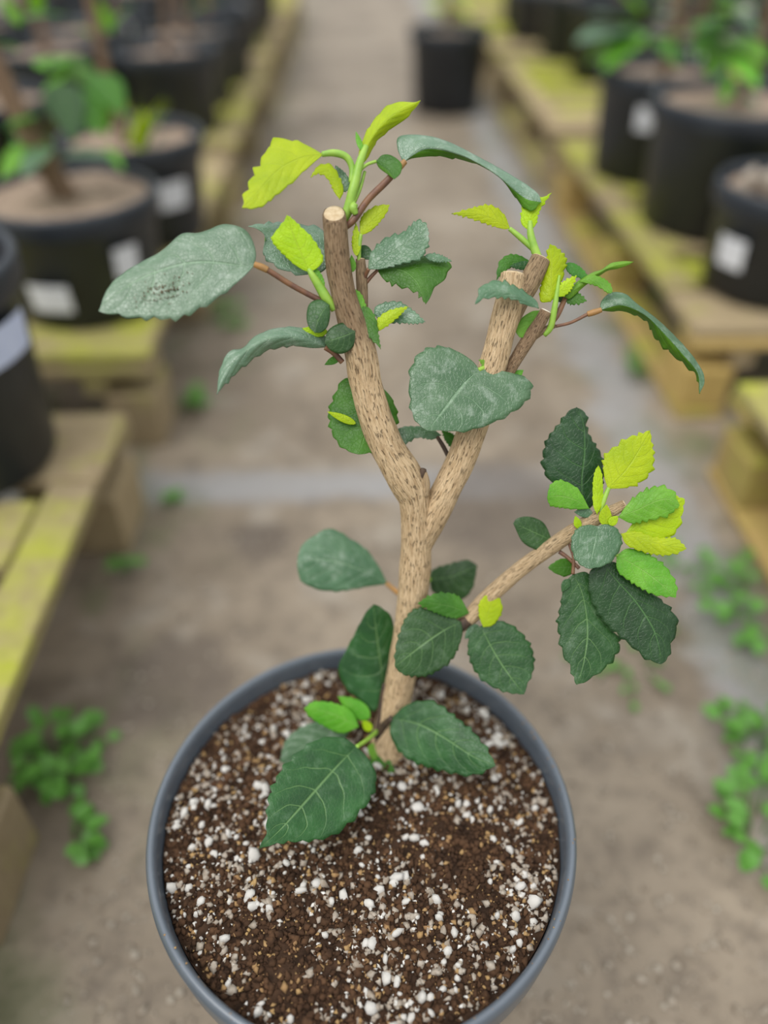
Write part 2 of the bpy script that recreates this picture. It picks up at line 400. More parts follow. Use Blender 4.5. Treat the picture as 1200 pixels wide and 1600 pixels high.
# ------------------------------------------------------------------ pallets
def box_mesh(name, sx, sy, sz, mat, seed=0, ch=.004):
    r = random.Random(seed); bm = bmesh.new(); bmesh.ops.create_cube(bm, size=1)
    for v in bm.verts: v.co = Vector((v.co.x*sx, v.co.y*sy, v.co.z*sz))
    bmesh.ops.bevel(bm, geom=bm.edges[:], offset=min(ch, sx*.2, sy*.2, sz*.2), segments=1, affect='EDGES')
    for v in bm.verts: v.co += Vector((r.uniform(-1, 1), r.uniform(-1, 1), r.uniform(-1, 1)))*.0015
    me = bpy.data.meshes.new(name); bm.to_mesh(me); bm.free(); me.materials.append(mat); return me
def pallet(x0, x1, y0, y1, label, seed, group=None, nboards=7, runners=True, low='wood_clean'):
    r = random.Random(seed); zt = .18
    p = thing('wooden_pallet', ((x0+x1)/2, (y0+y1)/2, 0), label, 'pallet', group)
    W, Ln = x1-x0, y1-y0
    eb = box_mesh('edge_board', .060, Ln*(1-2/nboards), .022, M['wood_edge'], seed)
    for x in (x0+.030, x1-.030): place('edge_board', eb, p, (x, (y0+y1)/2, zt-.011))
    pitch = Ln/nboards
    for i in range(nboards):
        wd = pitch*r.uniform(.60, .74)
        end = i in (0, nboards-1)
        if end: wd = pitch*.92
        cb = box_mesh('deck_board', W-(.004 if end else .13), wd, .021, M['wood_edge' if end else 'wood'], seed*31+i)
        place('deck_board', cb, p, ((x0+x1)/2, y0+pitch*(i+.5)+(0 if end else r.uniform(-.006, .006)), zt-.0115+r.uniform(-.003, .002)), (0, 0, 0 if end else r.uniform(-.012, .012)))
    eb2 = box_mesh('end_board', W-.004, .07, .02, M[low], seed+5)
    for y in (y0+.036, y1-.036): place('end_board', eb2, p, ((x0+x1)/2, y, zt-.033))
    sr = box_mesh('stringer', .04, Ln-.01, .035, M['wood_clean'], seed+2)
    for x in (x0+.10, (x0+x1)/2, x1-.10): place('stringer', sr, p, (x, (y0+y1)/2, zt-.061))
    zb = .0185 if runners else .0005
    bk = box_mesh('block', .085, .11, .101-zb, M[low], seed+3)
    for x in (x0+.05, (x0+x1)/2, x1-.05):
        for y in (y0+.06, (y0+y1)/2, y1-.06): place('block', bk, p, (x, y, (zb+.101)/2))
    if not runners: return
    rb = box_mesh('bottom_board', .09, Ln, .018, M[low], seed+4)
    for x in (x0+.05, (x0+x1)/2, x1-.05): place('bottom_board', rb, p, (x, (y0+y1)/2, .009))
XL, XR = -.34, .56
PW = 1.0
pallet(XL-PW, XL, -.25, .95, 'mossy wooden pallet carrying the single blue-tagged black pot beside the concrete path', 11, runners=False)
pallet(XL-PW, XL, 1.10, 2.18, 'mossy wooden pallet under the two woody-stemmed pots with pale dry soil', 12, runners=False)
pallet(XL-PW, XL, 2.29, 3.39, 'weathered wooden pallet crowded with black pots, next beyond the woody-stemmed pots', 13, runners=False)
pallet(XL-PW, XL, 3.50, 4.60, 'far wooden pallet along the path on the side of the woody-stemmed pots', 14, 'far path-side pallets beyond the woody-stemmed pots')
pallet(XL-PW, XL, 4.71, 5.81, 'far wooden pallet along the path on the side of the woody-stemmed pots', 15, 'far path-side pallets beyond the woody-stemmed pots')
pallet(XL-2*PW-.06, XL-PW-.06, 2.9, 4.0, 'wooden pallet of black pots set back from the path behind the woody-stemmed pots', 16)
pallet(XR, XR+PW, -.2, 1.0, 'bare yellowish wooden pallet with weeds growing beneath it', 21, low='wood_yellow')
pallet(XR, XR+PW, 1.16, 2.30, 'mossy wooden pallet carrying the leafy plants and the small white-tagged pot', 22, low='wood_yellow')
pallet(XR, XR+PW, 2.42, 3.52, 'moss-covered wooden pallet just beyond the leafy plants', 23)
pallet(XR, XR+PW, 3.64, 4.74, 'far wooden pallet in line beyond the leafy plants', 24, 'far pallets beyond the leafy plants')
pallet(XR, XR+PW, 4.86, 5.96, 'far wooden pallet in line beyond the leafy plants', 25, 'far pallets beyond the leafy plants')

# ------------------------------------------------------------------ pots
def lathe(prof, c, seg=48, rfun=None):
    V, Fc = [], []
    n = len(prof)
    for k in range(seg):
        a = 2*math.pi*k/seg
        for r, z in prof: V.append((c[0]+r*math.cos(a), c[1]+r*math.sin(a), c[2]+z))
    for k in range(seg):
        for i in range(n-1):
            a, b = k*n+i, ((k+1) % seg)*n+i
            Fc.append((a, b, b+1, a+1))
    return V, Fc
def pot_profile(R, h, lip=.022, wall=.004, taper=.84):
    rb = R*taper
    return [(0.001, .001), (rb*.9, .001), (rb, .006), (rb+(R-lip*.35-rb)*.9-.002, h-.045), (R-.004, h-.040), (R-.001, h-.034), (R, h-.008), (R-.002, h-.003), (R-.005, h-.0005), (R-.009, h-.001), (R-.012, h-.005),
            (R-.0145, h-.018), (R-.018, h-.05), (rb-wall, .012), (0.001, .012)]
def soil_disc(c, R, z, amp, name, mat, parent, seed, rings=14, seg=48):
    V = [Vector((c[0], c[1], z + amp*noise.noise(Vector((seed, 0, 0)))))]; Fc = []
    for i in range(1, rings+1):
        for k in range(seg):
            a = 2*math.pi*k/seg; rr = R*i/rings
            x, y = rr*math.cos(a), rr*math.sin(a)
            dz = amp*(noise.noise(Vector((x*18, y*18, seed))) + .6*noise.noise(Vector((x*60, y*60, seed))))
            V.append(Vector((c[0]+x, c[1]+y, z+dz)))
    for k in range(seg): Fc.append((0, 1+k, 1+(k+1) % seg))
    for i in range(rings-1):
        for k in range(seg):
            a = 1+i*seg+k; b = 1+i*seg+(k+1) % seg
            Fc.append((a, a+seg, b+seg, b))
    return mk(name, V, Fc, mat, parent)

def unit_leaf(name, mat, under, width=.32, teeth=8, droop=.18, n=22, m=4):
    V, Fc, U = [], [], []
    for i in range(n+1):
        t = i/n
        wv = width*math.sin(math.pi*min(1, t**.75))**.8*(1-.25*t) if 0 < t < 1 else 0
        fr = (t*teeth) % 1; wv *= 1 + (.10*(fr-.4) if t > .15 else 0)
        for j in range(-m, m+1):
            s = j/m; V.append((t, wv*s, -droop*t*t + .10*abs(s)*wv*2 - .12*t*(1-t)*s*s)); U.append((t, (s+1)/2))
    W = 2*m+1
    for i in range(n):
        for j in range(W-1):
            a = i*W+j; Fc.append((a, a+W, a+W+1, a+1))
    me = bpy.data.meshes.new(name); me.from_pydata(V, [], Fc); me.materials.append(mat); me.materials.append(under)
    me.polygons.foreach_set('use_smooth', [True]*len(me.polygons))
    l = me.uv_layers.new(name='UVMap')
    for lp in me.loops: l.data[lp.index].uv = U[lp.vertex_index]
    return me
UL = {k: unit_leaf('leaf_'+k, LM[k], LM[UNDER[k]], w) for k, w in (('mid', .34), ('bright', .34), ('grey', .36), ('lime', .30), ('deep', .34))}
def aim(dirv, roll=0.0):
    q = Vector(dirv).to_track_quat('X', 'Z'); return (q.to_matrix() @ Matrix.Rotation(roll, 3, 'X')).to_euler()
def put_leaf(parent, kind, base, tip, widthk=1.0, roll=0.0):
    base, tip = Vector(base), Vector(tip); ln = (tip-base).length
    return place('leaf', UL[kind], parent, base, aim(tip-base, roll), (ln, ln*widthk, ln))

def bg_pot(x, y, z0, R, h, label, cat='potted plant', name='potted_plant', group=None, tags=(), soil='bgsoil', soildrop=.03, stem=None, seed=1, leaves=0, kinds=('mid',), stemr=.011, lean=(0, 0), hs=.5, leafl=.09, tagmat='tag'):
    r = random.Random(seed)
    p = thing(name, (x, y, z0), label, cat, group)
    V, Fc = lathe(pot_profile(R, h), (x, y, z0), 40); mk('pot', V, Fc, M['black'], p)
    soil_disc((x, y), R-.014-.018*soildrop/.05, z0+h-soildrop, .006, 'soil', M[soil], p, seed*3.3, 8, 32)
    for (ang, zr, wd, ht) in tags:            # paper tags stuck to the wall
        a0 = math.radians(ang); V = []; n = 8
        for i in range(n+1):
            a = a0 + (i/n-.5)*wd/R
            for zz in (zr-ht/2, zr+ht/2):
                rw = R*.84 + (R-.0077-R*.84)*.9*zz/(h-.045)*1.0 + .003 if zz < h-.045 else R+.0015
                for e in (0, .0012): V.append((x+(rw+e)*math.cos(a), y+(rw+e)*math.sin(a), z0+zz))
        Fc = []
        for i in range(n):
            b = i*4; c = b+4
            Fc += [(b+1, c+1, c+3, b+3), (b, b+2, c+2, c), (b+2, b+3, c+3, c+2), (b, c, c+1, b+1)]
        Fc += [(0, 1, 3, 2), (n*4, n*4+2, n*4+3, n*4+1)]
        mk('tag', V, Fc, M[tagmat], p, False, label='bluish white tag on the pot wall' if tagmat == 'tag_blue' else 'white paper tag on the pot wall')
    zs = z0+h-soildrop
    if stem:
        V, Fc, U = tube3([(x+lean[0]*k*hs + .012*math.sin(k*5+seed), y+lean[1]*k*hs, zs-.01+k*hs, stemr*(1.15-.45*k)) for k in (0, .2, .4, .6, .8, 1)], 9, 26, .08)
        mk('stem', V, Fc, M['bgstem'], p, True, U)
    for i in range(leaves):
        k = .12 + .85*(i+.5)/leaves; a = i*2.4 + r.uniform(-.4, .4)
        bx = Vector((x+lean[0]*k*hs, y+lean[1]*k*hs, zs+k*hs))
        ln = leafl*r.uniform(.75, 1.2); el = r.uniform(-.45, .5)
        b = bx + Vector((math.cos(a), math.sin(a), .25))*.035
        V, Fc, U = tube3([(*bx, .0018), (*((bx+b)/2+Vector((0, 0, .004))), .0016), (*b, .0014)], 6, 6)
        lf = put_leaf(p, r.choice(kinds), b, b + Vector((math.cos(a)*math.cos(el), math.sin(a)*math.cos(el), math.sin(el)))*ln, r.uniform(.9, 1.25), r.uniform(-.3, .3))
        org = ORG[lf]; pet = mk('petiole', V, Fc, M['petiole_green'], p, True, U)
    return p
T = .181
def tagang(x, y): return math.degrees(math.atan2(-y, -x))
# near side of the woody plants
bg_pot(-.535, .83, T, .150, .265, 'black nursery pot with bluish white tag standing alone on the mossy pallet', 'pot', 'nursery_pot', tags=[(tagang(-.535, .83)+38, .185, .11, .045)], soildrop=.035, seed=2, tagmat='tag_blue')
pB = bg_pot(-.478, 1.305, T, .146, .190, 'black potted woody shrub with pale dry soil and thick leaning brown stem', tags=[(-100, .060, .075, .045), (-42, .105, .045, .05)], soildrop=.012, stem=True, stemr=.017, lean=(-.24, .03), hs=.50, seed=3)
pC = bg_pot(-.445, 1.63, T, .140, .195, 'black potted shrub with two upright yellow-green leaves, behind the thick leaning stem', tags=[(-48, .105, .065, .05)], soildrop=.02, stem=True, stemr=.010, lean=(-.10, .0), hs=.5, seed=4)
# right of the path
pD = bg_pot(.740, 1.325, T, .132, .185, 'small black pot with white tag and grey clods on its soil', tags=[(tagang(.74, 1.325)-34, .085, .058, .05)], seed=5, soildrop=.02, cat='pot', name='nursery_pot')
pE = bg_pot(.752, 1.655, T, .170, .245, 'wide black pot with a green-stemmed leafy plant behind the small white-tagged pot', tags=[], soildrop=.02, seed=6, stem=True, stemr=.009, hs=.4, leaves=0)
pF = bg_pot(.705, 2.0, T, .143, .235, 'black pot with small white tag and reddish stem, beside the wide black pot', tags=[(tagang(.705, 2.0)-4, .15, .05, .05)], soildrop=.025, stem=True, seed=7, hs=.5, stemr=.013, leaves=0)
pG = bg_pot(.90, 3.12, T, .155, .245, 'black pot full of grey-green foliage far behind the reddish-stemmed pot', stem=True, seed=8, leaves=14, kinds=('grey', 'mid'), hs=.35, leafl=.12)
pP = bg_pot(.357, 3.43, 0, .158, .29, 'black pot with a yellow-green sprig standing on the concrete path', soildrop=.03, stem=True, seed=9, leaves=10, kinds=('lime', 'bright'), hs=.28, leafl=.09, stemr=.006)
V = []
bm = bmesh.new(); bmesh.ops.create_icosphere(bm, subdivisions=2, radius=1)
rr = random.Random(4)
for v in bm.verts: v.co *= 1+.35*noise.noise(v.co*1.7)
cl = bpy.data.meshes.new('clod'); bm.to_mesh(cl); bm.free(); cl.materials.append(M['pearl_dim'])
for k, (dx, dy, s) in enumerate(((-.03, -.01, .036), (.03, .04, .028), (-.075, .02, .02), (.05, -.05, .024))):
    place('clod', cl, pD, (.740+dx, 1.325+dy, T+.172+s*.35), (k, k*2, 0), (s, s*1.2, s*.7))

def far_pots(rows, ys, side, lab, grp, kinds, x_of, lv):
    i = 0
    for yi, y in enumerate(ys):
        for xi in range(rows):
            x = x_of(xi, y)
            # leave out what the lens could not see
            d = y*ct + .45*st
            if x - .16 > .58*d + .05 or x + .16 < -.5*d - .05: continue
            i += 1
            r = random.Random(yi*17+xi*5+side)
            st_on = r.random() < .8; lf_on = r.random() < .75; tg_on = r.random() < .4
            look = ('leafy ' if lf_on else 'leafless ' if st_on else 'empty ') + lab.replace('black', 'white-tagged black' if tg_on else 'untagged black', 1)
            bg_pot(x+r.uniform(-.02, .02), y+r.uniform(-.02, .02), T, r.choice((.135, .145, .15)), r.uniform(.19, .23), look, group=grp, stem=st_on or lf_on, seed=yi*9+xi+side*50,
                   leaves=lv if lf_on else 0, kinds=kinds, hs=r.uniform(.28, .45), stemr=r.uniform(.007, .013), leafl=.095, soildrop=r.uniform(.015, .04),
                   lean=(r.uniform(-.1, .1), r.uniform(-.1, .1)), tags=[(tagang(x, y)+r.uniform(-25, 25), .16, .06, .045)] if tg_on else [])
far_pots(2, [1.50, 1.86], 0, 'black nursery pot of a shrub tucked behind the path-side row of woody shrubs', 'second-row shrub pots on the woody-shrub pallet', ('mid', 'bright', 'grey'), lambda i, y: -.80 - .35*i, 7)
far_pots(3, [2.45, 2.80, 3.15], 1, 'black nursery pot crowded among others on pallet beyond the woody shrubs', 'crowded pots beyond the woody shrubs', ('mid', 'bright', 'grey'), lambda i, y: -.52 - .32*i, 6)
far_pots(3, [3.66, 4.02, 4.38], 2, 'far black nursery pot at the end of the woody-shrub side of the path', 'far pots on the woody-shrub side', ('mid', 'bright'), lambda i, y: -.52 - .32*i, 5)
far_pots(2, [1.60, 1.98], 3, 'black pot behind the path-side row of leafy plants', 'second-row pots behind the leafy plants', ('bright', 'grey', 'mid'), lambda i, y: 1.09 + .34*i, 9)
far_pots(3, [2.66, 3.5], 4, 'black nursery pot further along the mossy pallets beyond the leafy plants', 'pots beyond the leafy plants', ('bright', 'grey', 'mid'), lambda i, y: (1.02 if y < 3 else .85) + .34*i, 8)
far_pots(3, [3.88, 4.25], 5, 'far black nursery pot at the end of the leafy-plant side of the path', 'far pots on the leafy-plant side', ('bright', 'mid'), lambda i, y: .78 + .34*i, 5)

# the leaves one can tell apart on the nearer background plants: base and tip pixels with their depth
def bgleaf(parent, kind, b, t, db, dt, wk=1.0, roll=0.0):
    put_leaf(parent, kind, un(*b, db), un(*t, dt), wk, roll)
for a in [('bright', (60, 225), (-5, 262), 1.20, 1.14, 1.0), ('mid', (75, 235), (15, 200), 1.2, 1.22, 1.0), ('mid', (85, 90), (150, 120), 1.24, 1.20, 1.0), ('bright', (72, 110), (100, 72), 1.2, 1.25, 1.1),
          ('mid', (150, 115), (190, 165), 1.22, 1.18, .9), ('deep', (95, 130), (112, 205), 1.18, 1.14, .9), ('mid', (118, 140), (150, 195), 1.2, 1.16, .9), ('grey', (95, 245), (170, 228), 1.2, 1.16, .8), ('bright', (165, 232), (195, 262), 1.2, 1.2, .8),
          ('bright', (30, 40), (5, -10), 1.1, 1.08, 1.1), ('mid', (40, 30), (110, 10), 1.15, 1.18, 1.0), ('grey', (25, 80), (-20, 50), 1.1, 1.05, 1.0), ('bright', (60, 20), (50, -30), 1.15, 1.12, 1.0),
          ('bright', (70, 150), (100, 105), 1.2, 1.2, .9), ('mid', (88, 175), (50, 150), 1.2, 1.16, .9), ('bright', (150, 150), (165, 205), 1.22, 1.2, .8), ('mid', (60, 180), (5, 190), 1.18, 1.14, .9), ('grey', (75, 232), (30, 262), 1.18, 1.12, .8)]:
    bgleaf(pB, *a[:5], a[5])
for a in [('lime', (213, 235), (242, 140), 1.45, 1.38, .7), ('bright', (200, 225), (205, 150), 1.45, 1.40, .7), ('grey', (235, 240), (262, 190), 1.45, 1.42, .9), ('bright', (170, 50), (150, -10), 1.45, 1.4, 1.0), ('bright', (160, 70), (120, 30), 1.45, 1.4, 1.0),
          ('lime', (222, 238), (216, 165), 1.44, 1.38, .9), ('bright', (225, 232), (250, 165), 1.44, 1.40, .9), ('bright', (178, 40), (205, -5), 1.45, 1.42, .9), ('lime', (230, 215), (255, 150), 1.44, 1.4, .8)]:
    bgleaf(pC, *a[:5], a[5])
for a in [('bright', (1140, 60), (1205, 80), 1.45, 1.38, 1.0), ('mid', (1135, 40), (1085, 25), 1.45, 1.40, .9), ('bright', (1130, 20), (1195, -10), 1.4, 1.35, 1.0), ('mid', (1120, 85), (1075, 60), 1.5, 1.44, .9), ('bright', (1132, 160), (1142, 105), 1.47, 1.45, .7), ('bright', (1128, 165), (1105, 140), 1.47, 1.44, .7),
          ('mid', (1135, 60), (1110, 110), 1.47, 1.42, .8), ('mid', (1125, 30), (1090, 75), 1.47, 1.42, .8), ('grey', (1150, 20), (1190, 45), 1.42, 1.38, .9), ('bright', (1145, 90), (1190, 125), 1.42, 1.36, .8), ('grey', (1140, 10), (1120, -25), 1.42, 1.38, .9), ('grey', (1160, 150), (1190, 165), 1.44, 1.42, .8)]:
    bgleaf(pE, *a[:5], a[5])
for a in [('grey', (985, 50), (905, 42), 1.75, 1.66, .9), ('grey', (980, 35), (930, 5), 1.75, 1.68, .9), ('bright', (1000, 50), (945, 90), 1.75, 1.68, .8), ('grey', (1020, 30), (1075, 0), 1.7, 1.64, .9), ('mid', (1025, 60), (1065, 90), 1.7, 1.64, .8), ('bright', (1000, 20), (975, -20), 1.7, 1.65, .9), ('bright', (990, 65), (920, 75), 1.78, 1.7, .7), ('bright', (1035, 60), (1085, 45), 1.72, 1.68, .9), ('mid', (985, 40), (960, 75), 1.76, 1.72, .9), ('bright', (1015, 15), (1045, -25), 1.7, 1.66, .9)]:
    bgleaf(pF, *a[:5], a[5])

# ------------------------------------------------------------------ weeds on the ground
def disc_leaf():
    V = [(0, 0, 0)]; n = 12
    for k in range(n):
        a = 2*math.pi*k/n; rr = 1 + .12*math.cos(3*a)
        V.append((1+rr*math.cos(a), rr*.85*math.sin(a), .18*math.sin(a)**2))
    V[0] = (1, 0, -.05)
    me = bpy.data.meshes.new('weed_leaf'); me.from_pydata(V, [], [(0, 1+k, 1+(k+1) % n) for k in range(n)]); me.materials.append(M['weed'])
    me.polygons.foreach_set('use_smooth', [True]*n); return me
WL = disc_leaf()
def weed(u, v, n, spread, size, label, seed, tall=.05, group=None):
    r = random.Random(seed); c = onz(u, v, 0.0); n = int(n*1.4); size *= .82
    p = thing('weed_clump', c, label, 'weed', group); V, Fc = [], []
    for i in range(n):
        for _ in range(60):              # keep clear of the pallets' wood
            a = r.uniform(0, 6.28); q = spread*math.sqrt(r.random()); h = tall*r.uniform(.35, 1); x_ = c.x+q*math.cos(a); y_ = c.y+q*math.sin(a)
            if (XL-.045 if .425 < y_ < .80 else XL+.018) < x_ < XR-.022 or XR+.125 < x_ < XR+.40: break
        else: continue
        b = c + Vector((q*math.cos(a)*.6, q*math.sin(a)*.6, 0)); t = c + Vector((q*math.cos(a), q*math.sin(a), h))
        v2, f2, _ = tube3([(*b, .0012), (*((b+t)/2+Vector((0, 0, h*.15))), .001), (*t, .0009)], 5, 5)
        k = len(V); V += v2; Fc += [tuple(x+k for x in f) for f in f2]
        s = size*r.uniform(.7, 1.25)
        place('leaf', WL, p, t, (r.uniform(-.35, .35), r.uniform(-.35, .25), a), (s, s, s))
    mk('stems', V, Fc, M['weedstem'], p, kind='stuff')
weed(92, 1200, 30, .046, .0125, 'green weed clump by the wooden block under the blue-tagged pot pallet', 1)
weed(100, 1330, 9, .030, .0115, 'sparse weed sprigs at the front foot of the blue-tagged pot pallet', 2, .03)
weed(150, 1165, 5, .018, .011, 'few pale weed leaves on concrete beside the green weed clump', 3, .03)
weed(1172, 1165, 22, .042, .0115, 'smaller weed patch on the concrete edge just beyond the thick patch', 4, .035)
weed(1190, 1310, 26, .050, .0115, 'thick weed patch along the concrete edge nearest the main pot', 5, .04)
weed(1245, 815, 30, .075, .013, 'bright weeds growing under the bare yellowish pallet', 6, .05)
weed(1175, 950, 22, .08, .012, 'weeds spreading beside the bottom board of the bare yellowish pallet', 7, .04)
weed(1050, 905, 16, .07, .009, 'thin weed patch on the bluish cement strip under the potted branch', 8, .02)
weed(990, 1025, 16, .08, .008, 'flat mossy weeds on the path beside the main pot', 9, .012)
weed(1045, 590, 16, .07, .013, 'weeds sprouting at the corner gap between two pallets by the yellow boards', 10, .05)
weed(1000, 470, 14, .06, .013, 'weeds along the mossy pallet edge below the wide black pot', 12, .05)
weed(345, 505, 10, .05, .014, 'small weed tuft on the path by the woody-shrub pallet', 13, .03)
weed(255, 640, 14, .06, .013, 'weeds at the gap between the two mossy pallets by the path', 14, .04)
weed(205, 885, 3, .02, .012, 'tiny weed sprig on the concrete between pallet block and green weed clump', 15, .03)
weed(250, 790, 4, .02, .011, 'tiny weed beside the pallet block on the cement seam', 16, .02)

def crumbs(name, n, mat, parent, sampler, smin, smax, seed, power=2.0, flat=.75, kind='stuff', label=None, jag=.35):
    r = random.Random(seed); V, Fc = [], []
    base = [(1,0,0),(-1,0,0),(0,1,0),(0,-1,0),(0,0,1),(0,0,-1)]
    fc = [(0,2,4),(2,1,4),(1,3,4),(3,0,4),(2,0,5),(1,2,5),(3,1,5),(0,3,5)]
    for i in range(n):
        p = sampler(r); s = smin+(smax-smin)*r.random()**power
        e = Euler((r.uniform(0, 6.3), r.uniform(0, 6.3), r.uniform(0, 6.3))).to_matrix()
        st_ = Vector((r.uniform(.6, 1.4), r.uniform(.6, 1.2), r.uniform(.5, 1)))
        k = len(V)
        for b in base:
            q = e @ (Vector(b)*st_*(1+r.uniform(-jag, jag))*s); q.z *= flat
            V.append(p + q + Vector((0, 0, s*.25)))
        Fc += [tuple(x+k for x in f) for f in fc]
    o = mk(name, V, Fc, mat, parent, True, kind=kind)
    if label: o['label'] = label
    return o
def grit_s(r):
    while True:
        p = onz(r.uniform(-100, 1300), 1600*r.random()**.7+100, 0)
        if -.30 < p.x < .53 and math.hypot(p.x+.007, p.y-.276) > .125 and p.y < 3.2: return p
g = crumbs('grit', 3600, M['pebble'], None, grit_s, .0012, .006, 3, 3, .5)
g['label'] = 'fine pebbles and soil grit scattered over the concrete path'; g['category'] = 'grit'

# ================================================================== THE MAIN POT
PX, PY, RIM = -.007, .276, .270
PR = .150
hib = thing('potted_hibiscus', (PX, PY, 0), 'pruned young hibiscus tree with fresh leaves in slate grey pot of perlite soil', 'potted plant')
prof = [(.001, .001), (.105, .001), (.112, .006), (.1395, .222), (.1455, .226), (.1475, .232), (.1495, .262), (.1490, .2662), (.1475, .2688), (.1460, .2700), (.1442, .2695), (.1428, .2675), (.1420, .2640)]
V, Fc = lathe(prof, (PX, PY, 0), 128); pot = mk('pot', V, Fc, M['pot_grey'], hib)
V, Fc = lathe([(.1420, .2640), (.1405, .250), (.1370, .222), (.108, .012), (.001, .012)], (PX, PY, 0), 128)
mk('inner_wall', V, Fc, M['pot_grey'], pot)
SZ = .2555
def soilz(x, y):
    r2 = math.hypot(x-PX, y-PY)
    return SZ + .0035*noise.noise(Vector((x*22, y*22, 3.1))) + .003*noise.noise(Vector((x*70, y*70, 1.7))) - .004*max(0, (r2-.1)/.04) + .005*math.exp(-((x-.0)**2+(y-.325)**2)/.0018)
RS = .1400
V = [Vector((PX, PY, soilz(PX, PY)))]; Fc = []; rings, seg = 40, 120
for i in range(1, rings+1):
    for k in range(seg):
        a = 2*math.pi*k/seg; x = PX+RS*i/rings*math.cos(a); y = PY+RS*i/rings*math.sin(a); V.append(Vector((x, y, soilz(x, y))))
for k in range(seg): Fc.append((0, 1+k, 1+(k+1) % seg))
for i in range(rings-1):
    for k in range(seg):
        a = 1+i*seg+k; b = 1+i*seg+(k+1) % seg; Fc.append((a, a+seg, b+seg, b))
soil = mk('potting_soil', V, Fc, M['soil'], hib)
def on_soil_patchy(r, rmax=.1385):
    while True:                      # perlite lies in drifts, not evenly
        p = on_soil(r, rmax)
        if noise.noise(Vector((p.x*26, p.y*26, 9.2))) + .5*noise.noise(Vector((p.x*60, p.y*60, 2.2))) > r.uniform(-.55, .25): return p
def on_soil(r, rmax=.1385):
    a = r.uniform(0, 6.2832); q = rmax*math.sqrt(r.random()); x, y = PX+q*math.cos(a), PY+q*math.sin(a)
    return Vector((x, y, soilz(x, y)))
crumbs('bark_crumbs', 11000, M['crumb'], soil, on_soil, .0008, .0036, 11, 1.8, .8)
crumbs('tan_chips', 2200, M['tan'], soil, on_soil, .0008, .0030, 12, 1.8, .8)
crumbs('fine_perlite', 1250, M['perlite'], soil, on_soil_patchy, .0007, .0022, 13, 1.3, .8)
crumbs('stained_perlite', 2200, M['pearl_dim'], soil, on_soil_patchy, .0009, .0038, 14, 1.3, .8)
# the larger white grains, one by one
PG = []
for s in range(6):
    bm = bmesh.new(); bmesh.ops.create_icosphere(bm, subdivisions=1, radius=1)
    for v in bm.verts: v.co *= 1 + .45*noise.noise(v.co*1.3 + Vector((s*3.1, 0, 0)))
    me = bpy.data.meshes.new('perlite_grain'); bm.to_mesh(me); bm.free(); me.materials.append(M['perlite'])
    me.polygons.foreach_set('use_smooth', [True]*len(me.polygons)); PG.append(me)
r = random.Random(21)
for i in range(290):
    p = on_soil_patchy(r, .135); s = .0019 + .0024*r.random()**2.2
    if i < 6: s = .0052
    place('perlite_grain', PG[i % 6], soil, p+Vector((0, 0, s*.35)), (r.uniform(0, 6), r.uniform(0, 6), r.uniform(0, 6)), (s*r.uniform(.8, 1.5), s, s*.8))
def on_rim(r):
    a = r.uniform(-2.6, .5); q = .1445+r.uniform(-.002, .003); return Vector((PX+q*math.cos(a), PY+q*math.sin(a), .2695))
crumbs('rim_specks', 46, M['tan'], pot, on_rim, .0004, .0011, 15, 2)

# ------------------------------------------------------------------ trunk and branches: (u, v, depth, width in pixels)
def wood(name, pts, mat, seg=20, n=None, ridge=.05, cut=None, parent=hib, rscale=140, slant=0.0):
    V, Fc, U = pxtube(pts, seg=seg, n=n or len(pts)*9, ridge=ridge, rscale=rscale)
    n_ = n or len(pts)*9
    bb = un(pts[-1][0], pts[-1][1], lean(pts[-1][2])); dv = (bb - un(pts[-2][0], pts[-2][1], lean(pts[-2][2]))).normalized()
    tocam = Vector((0, 0, H)) - bb; tocam = (tocam - dv*tocam.dot(dv)).normalized()
    def shear(v, k): return v - dv*((v-bb).dot(tocam)*slant*k)
    if slant:
        for q in range(seg+1):
            for back, k in ((1, 1), (2, .85), (3, .6), (4, .3)): V[(n_-back)*(seg+1)+q] = shear(V[(n_-back)*(seg+1)+q], k)
    o = mk(name, V, Fc, M[mat], parent, True, U)
    if cut:
        q_ = [(p[0], p[1], lean(p[2])) for p in pts[-2:]]; a = un(*q_[0]); b = un(*q_[1]); dirv = (b-a).normalized(); rad = pts[-1][3]/2/F*q_[1][2]
        q = dirv.to_track_quat('Z', 'Y').to_matrix(); V = [b+dirv*rad*.20]; Fc = []
        for rr_, hh in ((.55, .18), (.86, .10), (.93, -.05)):
            for k in range(20):
                an = 2*math.pi*k/20; V.append(b + q @ Vector((math.cos(an)*rad*rr_, math.sin(an)*rad*rr_, rad*hh)))
        for k in range(20): Fc.append((0, 1+k, 1+(k+1) % 20))
        for i in range(2):
            for k in range(20):
                x = 1+i*20+k; y = 1+i*20+(k+1) % 20; Fc.append((x, x+20, y+20, y))
        V = [shear(v, 1) for v in V]
        mk('cut_end', V, Fc, M[cut], o, True, label='pale sawn end')
    return o
trunk = wood('trunk', [(600, 1215, .592, 62), (605, 1170, .583, 54), (613, 1120, .568, 50), (624, 1070, .553, 46), (636, 1000, .530, 46), (645, 930, .508, 47), (650, 860, .486, 48), (649, 800, .466, 47), (645, 765, .456, 50), (640, 745, .452, 46)], 'bark', 28, 110)
wood('branch', [(652, 815, .470, 26), (648, 780, .460, 48), (630, 742, .449, 56), (606, 700, .438, 54), (586, 650, .428, 52), (572, 600, .419, 50), (563, 550, .411, 50), (550, 505, .404, 44), (537, 460, .397, 40), (528, 410, .391, 38), (525, 365, .386, 38), (522, 334, .383, 36)], 'bark_young', 26, 120, .06, 'cut', slant=.9)
